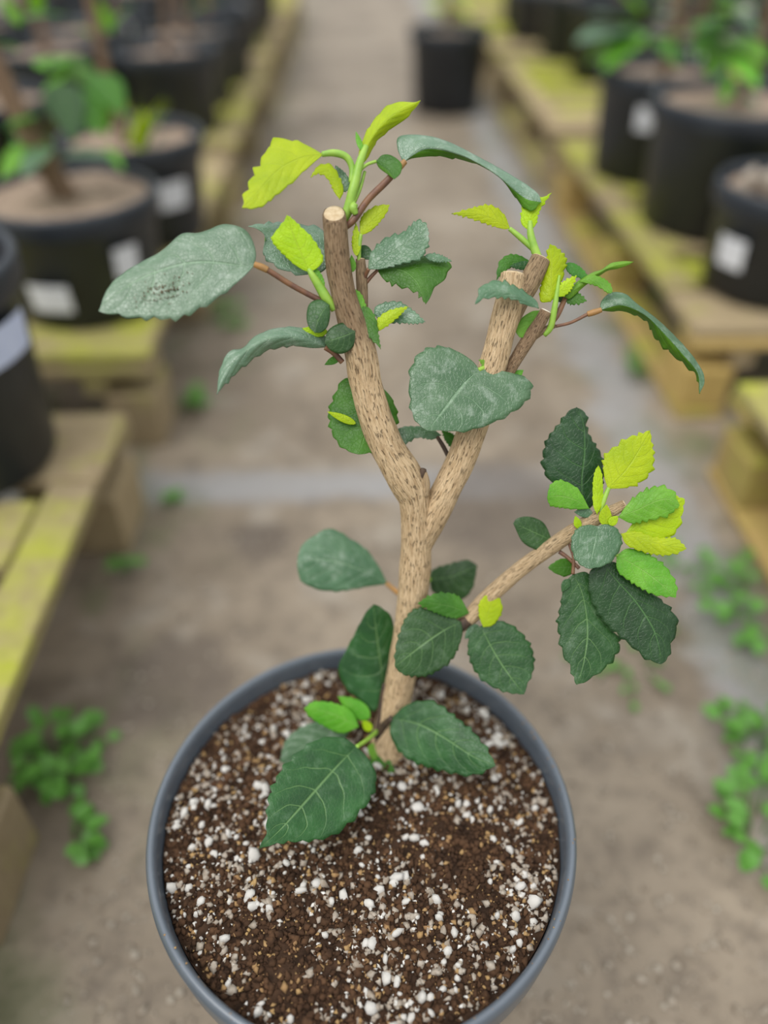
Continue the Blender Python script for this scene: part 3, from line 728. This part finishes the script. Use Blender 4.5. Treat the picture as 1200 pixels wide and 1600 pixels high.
wood('branch', [(652, 868, .487, 30), (672, 815, .475, 46), (694, 772, .465, 46), (715, 730, .456, 45), (734, 682, .447, 45), (752, 630, .438, 44), (768, 578, .429, 44), (782, 525, .421, 43), (795, 475, .414, 43), (802, 428, .408, 38)], 'bark', 26, 110, .06, 'cut')
wood('branch', [(800, 500, .420, 24), (812, 470, .416, 30), (828, 440, .414, 33), (845, 404, .411, 31)], 'bark_grey', 20, 40, .07, 'cut')
wood('branch', [(765, 640, .447, 14), (785, 600, .440, 18), (805, 563, .434, 20), (826, 530, .428, 22), (843, 505, .423, 20), (853, 486, .419, 18)], 'twig', 16, 50, .06, 'cutwhite')
wood('twig', [(830, 528, .428, 14), (850, 516, .428, 11), (867, 508, .428, 9)], 'twig', 12, 16, .05)
wood('twig', [(862, 505, .425, 8), (872, 490, .425, 9), (884, 464, .425, 8)], 'petiole_red', 10, 16, .04)
wood('branch', [(566, 500, .420, 18), (566, 465, .415, 18), (565, 435, .411, 18), (563, 405, .407, 15)], 'bark_grey', 14, 30, .06, 'cut')
wood('branch', [(640, 1015, .533, 18), (680, 1000, .520, 20), (712, 982, .508, 22), (738, 960, .500, 26), (775, 922, .487, 26), (818, 886, .474, 25), (858, 857, .462, 25), (895, 831, .451, 24), (930, 811, .441, 22), (957, 798, .434, 18), (976, 788, .430, 15)], 'bark', 20, 110, .06, 'cut')
wood('twig', [(930, 812, .441, 12), (942, 800, .434, 13), (951, 795, .431, 13)], 'bark', 12, 14, .05, 'cutwhite')
wood('twig', [(706, 985, .508, 20), (720, 977, .502, 22), (732, 968, .498, 20)], 'petiole_dark', 12, 14, .15)
wood('twig', [(652, 752, .449, 16), (659, 741, .444, 14), (662, 733, .441, 10)], 'petiole_dark', 10, 12, .15)
wood('twig', [(664, 775, .447, 12), (666, 755, .444, 13), (664, 738, .442, 7)], 'bark', 10, 14, .12)
wood('twig', [(590, 1185, .575, 12), (592, 1140, .560, 11), (597, 1095, .555, 10), (601, 1068, .550, 7)], 'petiole_dark', 10, 20, .08)
wood('twig', [(592, 1150, .562, 12), (600, 1133, .548, 12), (612, 1122, .530, 8)], 'petiole_dark', 10, 12, .08)

def petiole(pts, mat, parent=None):
    V, Fc, U = pxtube(pts, seg=9, n=len(pts)*7); return mk('petiole', V, Fc, M[mat], parent or hib, True, U)
N = [0]
def leaf(col, base, tip, L=None, R=None, mid=None, d=(.4, .4), pet=None, w=None, bend=0, blunt=.42, name='leaf', **kw):
    N[0] += 1
    if w:
        m_, L, R = auto_outline(base, tip, w[0], w[1], bend, blunt); mid = m_
    size = math.dist(base, tip)
    kw.setdefault('seed', N[0]); kw['amp'] = kw.get('amp', min(3.6, size*.022))*1.65; kw.setdefault('teeth', 9 if size > 80 else 7)
    if size < 70: kw.setdefault('nt', 44); kw.setdefault('ns', 6)
    if size < 35: kw['teeth'] = 0
    k = size/F*d[0]
    kw.setdefault('dl', .05*k); kw.setdefault('dr', .05*k)
    o, P = build_leaf(hib, col, base, tip, mid, L, R, d, name=name, **kw)
    if pet: petiole(pet[1], pet[0], o)
    return o, P

# --- crown of the first branch
l1, P1 = leaf('pale', (398, 413), (154, 486), mid=[(377, 415), (315, 409), (265, 417), (215, 437), (172, 466)],
     R=[(400, 395), (393, 372), (380, 357), (352, 350), (325, 359), (308, 364), (282, 366), (252, 392), (202, 420), (170, 448)],
     L=[(385, 428), (365, 446), (340, 466), (315, 481), (276, 498), (240, 497), (202, 496), (176, 491)], d=(.372, .345), dr=.012, dl=-.004, amp=5.0, teeth=8, tR=.12,
     pet=('petiole_red', [(512, 474, .399, 9), (488, 463, .394, 9), (453, 444, .385, 9), (418, 422, .376, 9), (398, 413, .372, 8)]), label='large pale waxy leaf with brown soil specks')
petiole([(418, 422, .3755, 10.5), (408, 417, .3735, 11), (397, 413, .3715, 9)], 'petiole_orange', l1)
leaf('lime', (505, 241), (378, 325), mid=[(472, 246), (435, 266), (403, 300)], R=[(480, 227), (453, 217), (424, 223), (413, 241), (395, 273), (385, 296)], L=[(480, 263), (448, 292), (424, 311), (406, 324)],
     d=(.378, .355), dr=.010, dl=-.002, amp=7.0, teeth=6, tL=.3, pet=('petiole_green', [(549, 285, .386, 9), (550, 262, .384, 10), (541, 245, .381, 11), (522, 239, .379, 11), (503, 241, .377, 8)]))
leaf('lime', (560, 262), (657, 157), mid=[(575, 225), (598, 193), (627, 172)], L=[(561, 235), (570, 212), (582, 190), (602, 168), (622, 159), (646, 160)], R=[(574, 248), (590, 220), (613, 201), (635, 184), (650, 168)], d=(.384, .392), dl=.012, dr=.012, teeth=4, amp=1.5)
wood('shoot', [(536, 345, .396, 14), (545, 325, .392, 17), (551, 300, .386, 16), (556, 280, .385, 15), (562, 255, .384, 13), (572, 228, .385, 9)], 'petiole_green', 12, 30, .03)
leaf('bright', (566, 235), (556, 205), w=(5, 4), d=(.386, .384), teeth=0)
leaf('lime', (531, 312), (485, 277), mid=[(527, 285), (512, 266), (498, 265)], L=[(522, 300), (513, 281), (500, 272)], R=[(537, 298), (531, 277), (517, 257), (497, 259)], d=(.386, .376), dr=.004, amp=2)
leaf('grey', (540, 300), (524, 258), w=(8, 12), d=(.394, .398))
leaf('mid', (587, 252), (616, 280), mid=[(600, 256), (612, 266)], L=[(598, 242), (612, 243), (627, 255), (626, 270)], R=[(592, 262), (602, 270)], d=(.386, .380), teeth=0, dr=.003, flip=(.0, .5), pet=('petiole_green', [(557, 272, .386, 6), (572, 258, .386, 5), (588, 252, .386, 5)]))
petiole([(538, 356, .393, 10), (553, 343, .390, 11), (575, 312, .390, 11), (604, 283, .390, 11), (631, 254, .390, 9)], 'petiole_red')
petiole([(622, 264, .3895, 10.5), (633, 252, .3895, 9)], 'petiole_orange')
petiole([(549, 320, .388, 11), (562, 296, .390, 6), (570, 268, .392, 5)], 'petiole_green')
wood('bud', [(556, 335, .386, 8), (552, 325, .384, 14), (556, 318, .383, 8)], 'petiole_green', 10, 14, .08)
leaf('pale', (630, 254), (846, 316), mid=[(665, 230), (715, 240), (765, 266), (812, 300)], L=[(621, 232), (624, 213), (660, 211), (700, 221), (750, 246), (800, 274), (838, 300)], R=[(648, 247), (690, 245), (745, 257), (783, 280), (803, 306), (826, 330)],
     d=(.390, .398), dl=.010, dr=.016, flip=(0, .75), amp=3.2, tL=.1)
leaf('lime', (563, 368), (609, 320), mid=[(580, 346)], L=[(562, 350), (566, 337), (580, 325), (596, 320)], R=[(578, 362), (592, 349), (604, 333)], d=(.396, .400), pet=('petiole_green', [(561, 410, .405, 6), (561, 388, .400, 7), (564, 366, .396, 6)]))
leaf('lime', (557, 400), (556, 348), w=(7, 7), d=(.398, .394), amp=1.2)
leaf('bright', (551, 425), (549, 398), w=(5, 6), d=(.402, .4), teeth=0)
leaf('deep', (562, 385), (583, 405), w=(9, 12), d=(.412, .410))
leaf('lime', (484, 426), (448, 336), mid=[(470, 395), (458, 365)], R=[(499, 416), (505, 402), (490, 374), (468, 352), (455, 340)], L=[(470, 420), (450, 405), (425, 377), (431, 361), (443, 346)], d=(.384, .372), dl=.004, amp=1.6, teeth=9,
     pet=('petiole_green', [(523, 484, .400, 12), (509, 464, .394, 16), (500, 449, .391, 15), (488, 430, .386, 11), (482, 420, .384, 6)]))
leaf('bright', (503, 455), (492, 416), w=(7, 8), d=(.390, .386))
leaf('pale', (512, 400), (388, 353), mid=[(480, 388), (445, 372), (415, 358)], R=[(512, 370), (500, 356), (475, 351), (437, 347), (410, 349)], L=[(510, 418), (495, 428), (472, 429), (440, 421), (418, 406), (411, 395), (415, 370), (402, 357)], d=(.410, .402), dr=.012, dl=-.004, amp=3.5, teeth=7)
leaf('deep', (515, 476), (492, 520), mid=[(504, 487), (496, 503)], L=[(516, 492), (512, 510), (503, 519)], R=[(500, 468), (484, 474), (479, 492), (482, 510)], d=(.386, .380), teeth=0, dl=.004, dr=.004)
leaf('deep', (558, 516), (507, 535), mid=[(540, 524), (522, 530)], R=[(545, 505), (528, 506), (512, 517)], L=[(558, 530), (548, 546), (532, 553), (516, 547)], d=(.390, .386), teeth=0, dl=.005, dr=.003)
leaf('lime', (512, 518), (472, 513), w=(10, 6), d=(.398, .396))
leaf('pale', (510, 543), (339, 616), mid=[(480, 530), (435, 526), (400, 538), (370, 560), (350, 590)], R=[(508, 525), (472, 512), (435, 512), (402, 523), (378, 544), (357, 550), (343, 580)], L=[(488, 544), (460, 541), (435, 544), (416, 549), (400, 559), (377, 576), (360, 593), (347, 606)],
     d=(.402, .372), arch=.006, dl=.012, dr=.010, amp=2.6, teeth=8, tR=.4, pet=('petiole_red', [(535, 566, .410, 9), (522, 552, .406, 9), (508, 543, .402, 8)]))
leaf('grey', (575, 420), (669, 358), mid=[(608, 397), (640, 377)], L=[(577, 402), (583, 390), (603, 371), (629, 363), (651, 344), (664, 348)], R=[(597, 420), (627, 412), (655, 405), (664, 395), (670, 378)], d=(.400, .396), dl=.006, dr=-.002, amp=3.4, pet=('petiole_red', [(565, 450, .414, 6), (570, 434, .408, 6), (576, 420, .400, 6)]))
leaf('mid', (589, 422), (665, 475), mid=[(625, 422), (650, 440)], R=[(600, 437), (613, 444), (632, 450), (652, 458)], L=[(600, 415), (625, 408), (661, 400), (685, 402), (703, 410), (697, 433), (680, 450)], d=(.408, .396), dl=.010, amp=5, teeth=6, pet=('petiole_red', [(572, 442, .412, 6), (580, 432, .410, 6), (590, 422, .408, 5)]))
leaf('grey', (664, 400), (706, 408), w=(7, 6), d=(.400, .398), amp=2, dl=.004)
leaf('grey', (584, 492), (665, 503), mid=[(610, 487), (640, 494)], L=[(587, 479), (605, 472), (625, 472), (647, 486)], R=[(600, 504), (629, 505), (650, 506)], d=(.410, .402), amp=2.2)
leaf('lime', (587, 519), (638, 479), mid=[(603, 503), (620, 489)], L=[(585, 506), (600, 489), (622, 481)], R=[(600, 513), (621, 497)], d=(.402, .396), amp=1.8)
leaf('bright', (560, 520), (556, 452), mid=[(562, 500), (561, 475)], L=[(549, 505), (548, 475), (551, 458)], R=[(575, 500), (571, 475), (565, 460)], d=(.402, .398), amp=1.5)
leaf('mid', (566, 478), (595, 545), mid=[(576, 500), (586, 522)], L=[(578, 482), (588, 500), (592, 525)], R=[(558, 492), (565, 515), (582, 532)], d=(.400, .396), amp=1.6)
leaf('mid', (531, 558), (507, 570), w=(6, 6), d=(.410, .405), teeth=0)
leaf('mid', (592, 600), (560, 710), mid=[(580, 640), (570, 680)], R=[(560, 592), (537, 592), (519, 625), (513, 652), (522, 684), (540, 703)], L=[(612, 622), (622, 652), (616, 680), (590, 705)], d=(.440, .432), amp=3.4, dl=.006, dr=.002)
leaf('lime', (556, 662), (511, 643), w=(6, 6), d=(.430, .425), teeth=0)
leaf('grey', (690, 680), (628, 700), mid=[(668, 678), (645, 682)], R=[(672, 668), (648, 666), (626, 668), (617, 682)], L=[(675, 687), (655, 684), (640, 690)], d=(.462, .455), amp=2.0, pet=('petiole_dark', [(703, 718, .463, 7), (693, 698, .463, 7), (683, 682, .463, 6)]))
leaf('mid', (716, 700), (690, 672), w=(8, 10), d=(.468, .466), amp=1.6)
leaf('mid', (712, 712), (722, 672), w=(6, 8), d=(.466, .466), amp=1.6)
leaf('lime', (618, 756), (610, 738), w=(4, 4), d=(.436, .434), teeth=0)

# --- the broad leaf in front of the second branch, and that branch's crown
leaf('grey', (749, 577), (668, 673), mid=[(725, 600), (700, 632), (682, 655)], R=[(737, 563), (715, 549), (690, 541), (662, 547), (644, 568), (639, 605), (643, 643), (653, 662)], L=[(768, 577), (797, 582), (822, 590), (832, 608), (818, 632), (795, 648), (765, 663), (728, 674), (695, 673)],
     d=(.416, .398), dl=.004, dr=.004, amp=3.8, teeth=9, label='broad grey-green leaf crossing the second branch', pet=('petiole_green', [(768, 570, .424, 8), (758, 574, .420, 8), (748, 578, .416, 7)]))
leaf('bright', (780, 580), (748, 562), w=(8, 8), d=(.419, .416), amp=1.4)
leaf('bright', (800, 590), (818, 578), w=(6, 7), d=(.440, .438), teeth=0)
leaf('lime', (797, 357), (706, 334), mid=[(765, 340), (735, 334)], R=[(787, 334), (765, 320), (737, 325)], L=[(787, 358), (765, 352), (737, 342)], d=(.410, .396), amp=2.4, pet=('petiole_green', [(832, 388, .413, 9), (813, 371, .411, 9), (796, 357, .410, 7)]))
leaf('lime', (828, 362), (862, 301), mid=[(830, 340), (842, 320)], L=[(815, 350), (814, 335), (818, 318), (832, 306), (848, 308)], R=[(838, 350), (842, 333), (850, 319)], d=(.408, .400), amp=2.2)
wood('shoot', [(840, 402, .413, 14), (834, 385, .411, 13), (829, 365, .409, 11), (828, 345, .407, 7)], 'petiole_green', 12, 24, .03)
leaf('grey', (842, 482), (742, 475), mid=[(815, 466), (785, 455), (760, 456)], R=[(838, 470), (819, 455), (790, 440), (764, 440), (750, 452)], L=[(825, 478), (808, 470), (787, 466), (762, 466)], d=(.386, .372), amp=3.4, dr=.006, teeth=6)
leaf('lime', (860, 472), (860, 381), mid=[(862, 440), (862, 410)], L=[(844, 470), (845, 440), (852, 410), (855, 392)], R=[(874, 455), (883, 420), (885, 403), (872, 388)], d=(.412, .404), amp=3.0, dl=.008, dr=.008, teeth=8)
leaf('lime', (868, 462), (901, 430), w=(8, 11), d=(.412, .410), amp=2.4)
wood('shoot', [(850, 524, .428, 8), (860, 512, .424, 10), (865, 490, .418, 10), (869, 465, .414, 8), (874, 430, .411, 4)], 'petiole_green', 12, 24, .04)
leaf('bright', (883, 465), (990, 409), mid=[(900, 450), (925, 432), (955, 417)], L=[(886, 455), (902, 440), (925, 426), (940, 421), (955, 411), (975, 408)], R=[(892, 466), (915, 446), (940, 429), (950, 423), (965, 420), (982, 414)], d=(.418, .408), teeth=0, dl=.006, dr=.006, bend=0)
leaf('bright', (905, 440), (957, 457), mid=[(925, 437), (942, 443)], L=[(925, 430), (945, 436), (955, 446)], R=[(922, 444), (938, 450), (950, 458)], d=(.414, .408), amp=1.5)
leaf('mid', (884, 412), (922, 436), w=(8, 10), d=(.422, .420), amp=1.4)
leaf('mid', (880, 460), (917, 470), w=(10, 12), d=(.424, .420), amp=2.4)
leaf('deep', (870, 470), (895, 452), w=(10, 8), d=(.426, .424), amp=1.6)
leaf('mid', (832, 418), (776, 438), mid=[(812, 406), (790, 412)], R=[(828, 408), (805, 397), (785, 403), (777, 420)], L=[(820, 420), (800, 418), (785, 428)], d=(.430, .424), amp=1.8)
leaf('deep', (835, 416), (796, 416), w=(6, 8), d=(.428, .424), amp=1.2)
leaf('bright', (845, 485), (812, 527), mid=[(832, 500), (820, 515)], R=[(830, 487), (812, 500), (806, 517)], L=[(845, 500), (835, 518), (822, 527)], d=(.428, .424), teeth=0)
leaf('mid', (830, 455), (842, 430), w=(10, 8), d=(.426, .424), teeth=0)
leaf('grey', (937, 485), (1093, 615), mid=[(970, 476), (1005, 490), (1036, 517), (1066, 551), (1090, 582)], L=[(940, 470), (955, 457), (977, 459), (995, 474), (1031, 502), (1070, 541), (1094, 573), (1101, 596)], R=[(955, 487), (975, 487), (1009, 502), (1023, 528), (1045, 550), (1070, 571), (1088, 588)],
     d=(.420, .408), dl=.010, dr=.018, flip=(0, .85), amp=3.4, teeth=9, tL=.1, pet=('petiole_orange', [(918, 491, .424, 9), (928, 488, .422, 10), (940, 484, .420, 8)]))
petiole([(868, 510, .428, 5), (892, 504, .427, 5), (920, 490, .424, 6)], 'petiole_red')

# --- crown of the low side branch
leaf('dark', (911, 800), (901, 636), mid=[(909, 752), (914, 706), (912, 663)], L=[(890, 775), (866, 758), (848, 732), (852, 692), (872, 663), (888, 643)], R=[(926, 790), (940, 760), (945, 735), (938, 707), (927, 690), (917, 668), (917, 648)], d=(.446, .440), dl=.006, dr=.008, amp=3.6, teeth=10)
leaf('lime', (950, 764), (1016, 672), mid=[(978, 735), (999, 703)], L=[(944, 744), (943, 715), (958, 700), (981, 684), (1002, 677)], R=[(981, 762), (1004, 752), (1019, 735), (1022, 710), (1018, 688)], d=(.430, .424), amp=4.2, teeth=8, pet=('petiole_green', [(938, 800, .434, 8), (944, 780, .431, 8), (951, 762, .430, 7)]))
leaf('lime', (933, 804), (935, 727), mid=[(934, 775), (934, 750)], L=[(927, 790), (926, 760), (929, 738)], R=[(942, 785), (942, 755), (940, 738)], d=(.430, .426), amp=.8)
leaf('bright', (921, 795), (855, 777), mid=[(900, 782), (875, 775)], R=[(903, 764), (876, 750), (860, 758)], L=[(900, 796), (880, 794), (860, 790)], d=(.432, .424), amp=1.6)
leaf('grey', (926, 803), (897, 800), w=(7, 9), d=(.438, .436), teeth=0)
leaf('lime', (905, 826), (899, 806), w=(6, 6), d=(.438, .436), teeth=0)
leaf('lime', (946, 822), (948, 788), w=(11, 9), d=(.428, .424), amp=1.8, teeth=5)
leaf('lime', (952, 820), (966, 806), w=(7, 7), d=(.426, .424), teeth=0)
leaf('bright', (966, 808), (1062, 790), mid=[(995, 797), (1025, 783), (1045, 780)], L=[(981, 787), (1004, 767), (1033, 759), (1052, 768)], R=[(987, 818), (1010, 814), (1038, 808), (1052, 800)], d=(.424, .414), amp=4.0, teeth=7, dl=.004, dr=.002)
leaf('lime', (975, 836), (1070, 780), mid=[(1010, 818), (1040, 800)], L=[(1000, 805), (1035, 785), (1055, 775)], R=[(1000, 845), (1035, 843), (1058, 830), (1066, 805)], d=(.432, .424), amp=3.6, teeth=7)
leaf('lime', (970, 834), (1073, 857), mid=[(1000, 842), (1040, 852)], L=[(993, 830), (1027, 840), (1056, 841)], R=[(980, 852), (1010, 864), (1039, 868), (1060, 864)], d=(.426, .416), amp=2.4)
leaf('bright', (963, 868), (1056, 934), mid=[(990, 882), (1025, 906)], L=[(981, 857), (1010, 864), (1039, 884), (1057, 913)], R=[(966, 893), (996, 916), (1024, 930), (1042, 932)], d=(.432, .420), amp=2.6)
leaf('grey', (934, 822), (921, 889), mid=[(930, 845), (925, 868)], L=[(947, 819), (963, 825), (972, 845), (964, 867), (946, 883)], R=[(918, 820), (902, 826), (893, 843), (895, 866), (906, 882)], d=(.428, .416), amp=2.0, teeth=7)
leaf('dark', (941, 879), (1033, 1038), mid=[(964, 907), (993, 939), (1019, 979), (1030, 1012)], L=[(964, 880), (998, 912), (1039, 942), (1059, 971), (1051, 1002), (1043, 1029)], R=[(921, 895), (923, 936), (944, 974), (964, 991), (981, 1005), (1004, 1025), (1020, 1034)], d=(.440, .428), amp=3.8, teeth=9, dl=.004, dr=.004)
leaf('deep', (895, 897), (901, 1070), mid=[(909, 925), (917, 965), (917, 1002), (910, 1043)], L=[(921, 898), (941, 960), (967, 998), (965, 1022), (941, 1048), (918, 1063)], R=[(881, 913), (877, 940), (871, 975), (879, 1020), (890, 1040), (896, 1060)], d=(.448, .436), amp=3.8, teeth=8)
leaf('deep', (889, 905), (878, 925), w=(7, 7), d=(.446, .444), teeth=0)
leaf('deep', (863, 845), (802, 818), mid=[(842, 835), (820, 825)], R=[(852, 820), (838, 810), (822, 807), (808, 810)], L=[(848, 860), (832, 857), (815, 845)], d=(.462, .456), teeth=0)
leaf('mid', (899, 886), (856, 887), w=(14, 14), d=(.458, .452), teeth=4, amp=1)
petiole([(874, 862, .460, 7), (888, 872, .456, 6), (905, 888, .450, 6)], 'petiole_red')
petiole([(890, 850, .455, 6), (896, 872, .452, 5), (895, 897, .448, 6)], 'petiole_red')
petiole([(920, 840, .446, 7), (935, 862, .442, 6), (942, 880, .440, 6)], 'petiole_green')
petiole([(945, 820, .438, 7), (955, 845, .435, 6), (964, 869, .432, 6)], 'petiole_green')

# --- leaves where the side branch leaves the trunk
leaf('deep', (721, 972), (617, 1042), mid=[(695, 984), (665, 1004), (640, 1023)], R=[(708, 965), (680, 955), (652, 950), (634, 965), (622, 995), (617, 1020)], L=[(722, 994), (708, 1029), (686, 1047), (662, 1057), (632, 1055)], d=(.492, .476), amp=2.6, teeth=11)
leaf('mid', (733, 958), (652, 943), mid=[(706, 948), (678, 943)], R=[(718, 933), (695, 926), (672, 930)], L=[(715, 966), (695, 963), (670, 953)], d=(.490, .480), amp=2.2)
leaf('deep', (751, 978), (819, 1085), mid=[(767, 1010), (785, 1040), (803, 1065)], L=[(767, 971), (790, 972), (815, 989), (832, 1015), (834, 1045), (824, 1070)], R=[(736, 988), (731, 1018), (744, 1052), (769, 1073), (797, 1083)], d=(.486, .472), amp=2.8, teeth=9)
leaf('lime', (755, 980), (772, 930), mid=[(762, 960)], L=[(749, 965), (748, 945), (757, 932)], R=[(770, 977), (783, 960), (785, 946), (780, 935)], d=(.484, .480), amp=1.6, teeth=6)
leaf('grey', (748, 977), (726, 998), w=(9, 9), d=(.498, .496), teeth=0)

# --- low leaves behind and around the foot
leaf('grey', (606, 913), (464, 884), mid=[(570, 893), (520, 876), (485, 875)], R=[(592, 885), (572, 858), (545, 840), (517, 826), (488, 838), (468, 860)], L=[(580, 916), (531, 924), (492, 920), (470, 906)], d=(.580, .560), teeth=6, amp=1.5, pet=('petiole_orange', [(634, 935, .540, 7), (620, 925, .565, 8), (605, 912, .580, 8)]))
leaf('deep', (671, 905), (746, 884), mid=[(700, 902), (725, 893)], L=[(676, 890), (705, 880), (732, 875)], R=[(676, 925), (700, 932), (720, 938), (738, 920)], d=(.575, .570), teeth=5, amp=1.5, pet=('petiole_green', [(652, 925, .525, 7), (662, 915, .550, 6), (672, 905, .575, 6)]))
leaf('deep', (600, 1082), (584, 944), mid=[(596, 1045), (590, 1000), (586, 970)], L=[(585, 1112), (560, 1093), (537, 1070), (529, 1042), (545, 1008), (570, 960)], R=[(607, 1060), (618, 1020), (618, 990), (612, 966), (598, 950)], d=(.560, .525), teeth=6, amp=1.4, dl=.006, dr=.010)
leaf('deep', (557, 1166), (405, 1326), mid=[(520, 1204), (475, 1255), (438, 1296)], R=[(537, 1153), (503, 1153), (472, 1170), (441, 1201), (422, 1238), (417, 1272), (416, 1300)], L=[(574, 1183), (588, 1211), (581, 1245), (553, 1279), (525, 1303), (492, 1313), (440, 1317)], d=(.500, .395), amp=4.6, teeth=10, dl=.004, dr=.006,
     label='largest low dark green leaf with toothed edge reaching over the soil', pet=('petiole_green', [(590, 1142, .560, 8), (575, 1155, .530, 7), (557, 1167, .500, 7)]))
leaf('deep', (612, 1122), (774, 1197), mid=[(656, 1132), (697, 1154), (738, 1181)], L=[(636, 1101), (674, 1095), (708, 1117), (742, 1146), (766, 1178)], R=[(610, 1149), (629, 1180), (663, 1197), (697, 1206), (738, 1212)], d=(.530, .470), amp=4.0, teeth=9, dl=.006)
leaf('bright', (561, 1136), (475, 1107), mid=[(532, 1121), (502, 1110)], R=[(551, 1114), (527, 1100), (492, 1096)], L=[(533, 1146), (503, 1133), (484, 1120)], d=(.545, .530), amp=1.2)
leaf('bright', (578, 1122), (528, 1088), w=(14, 14), d=(.552, .546), amp=1.0)
leaf('grey', (545, 1145), (437, 1190), mid=[(510, 1152), (470, 1168)], R=[(520, 1127), (480, 1132), (448, 1155)], L=[(525, 1172), (490, 1192), (455, 1196)], d=(.562, .558), amp=1.4)
leaf('mid', (578, 1188), (617, 1205), w=(16, 18), d=(.565, .556), amp=1.2)
leaf('bright', (588, 1160), (584, 1188), w=(14, 12), d=(.566, .562), teeth=0)
leaf('lime', (580, 1142), (566, 1125), w=(7, 7), d=(.555, .552), teeth=0)

# soil specks lying on the large pale leaf
rr = random.Random(9); cells = []
W_ = 19
def speck(r):
    while True:
        t, s = (r.gauss(.56, .05), r.gauss(.36, .10)) if r.random() < .55 else (r.gauss(.62, .10), r.gauss(.45, .14))
        if .3 < t < .9 and .08 < s < .85: break
    i = int(t*96); j = int(9 - s*9)
    a = P1[i][j]; return un(a[0]+r.uniform(-3, 3), a[1]+r.uniform(-3, 3), lean(a[2])-.0006)
crumbs('soil_specks', 280, M['dust'], l1, speck, .0001, .00062, 17, 1.6, .9, label='brown soil specks lying on the leaf')
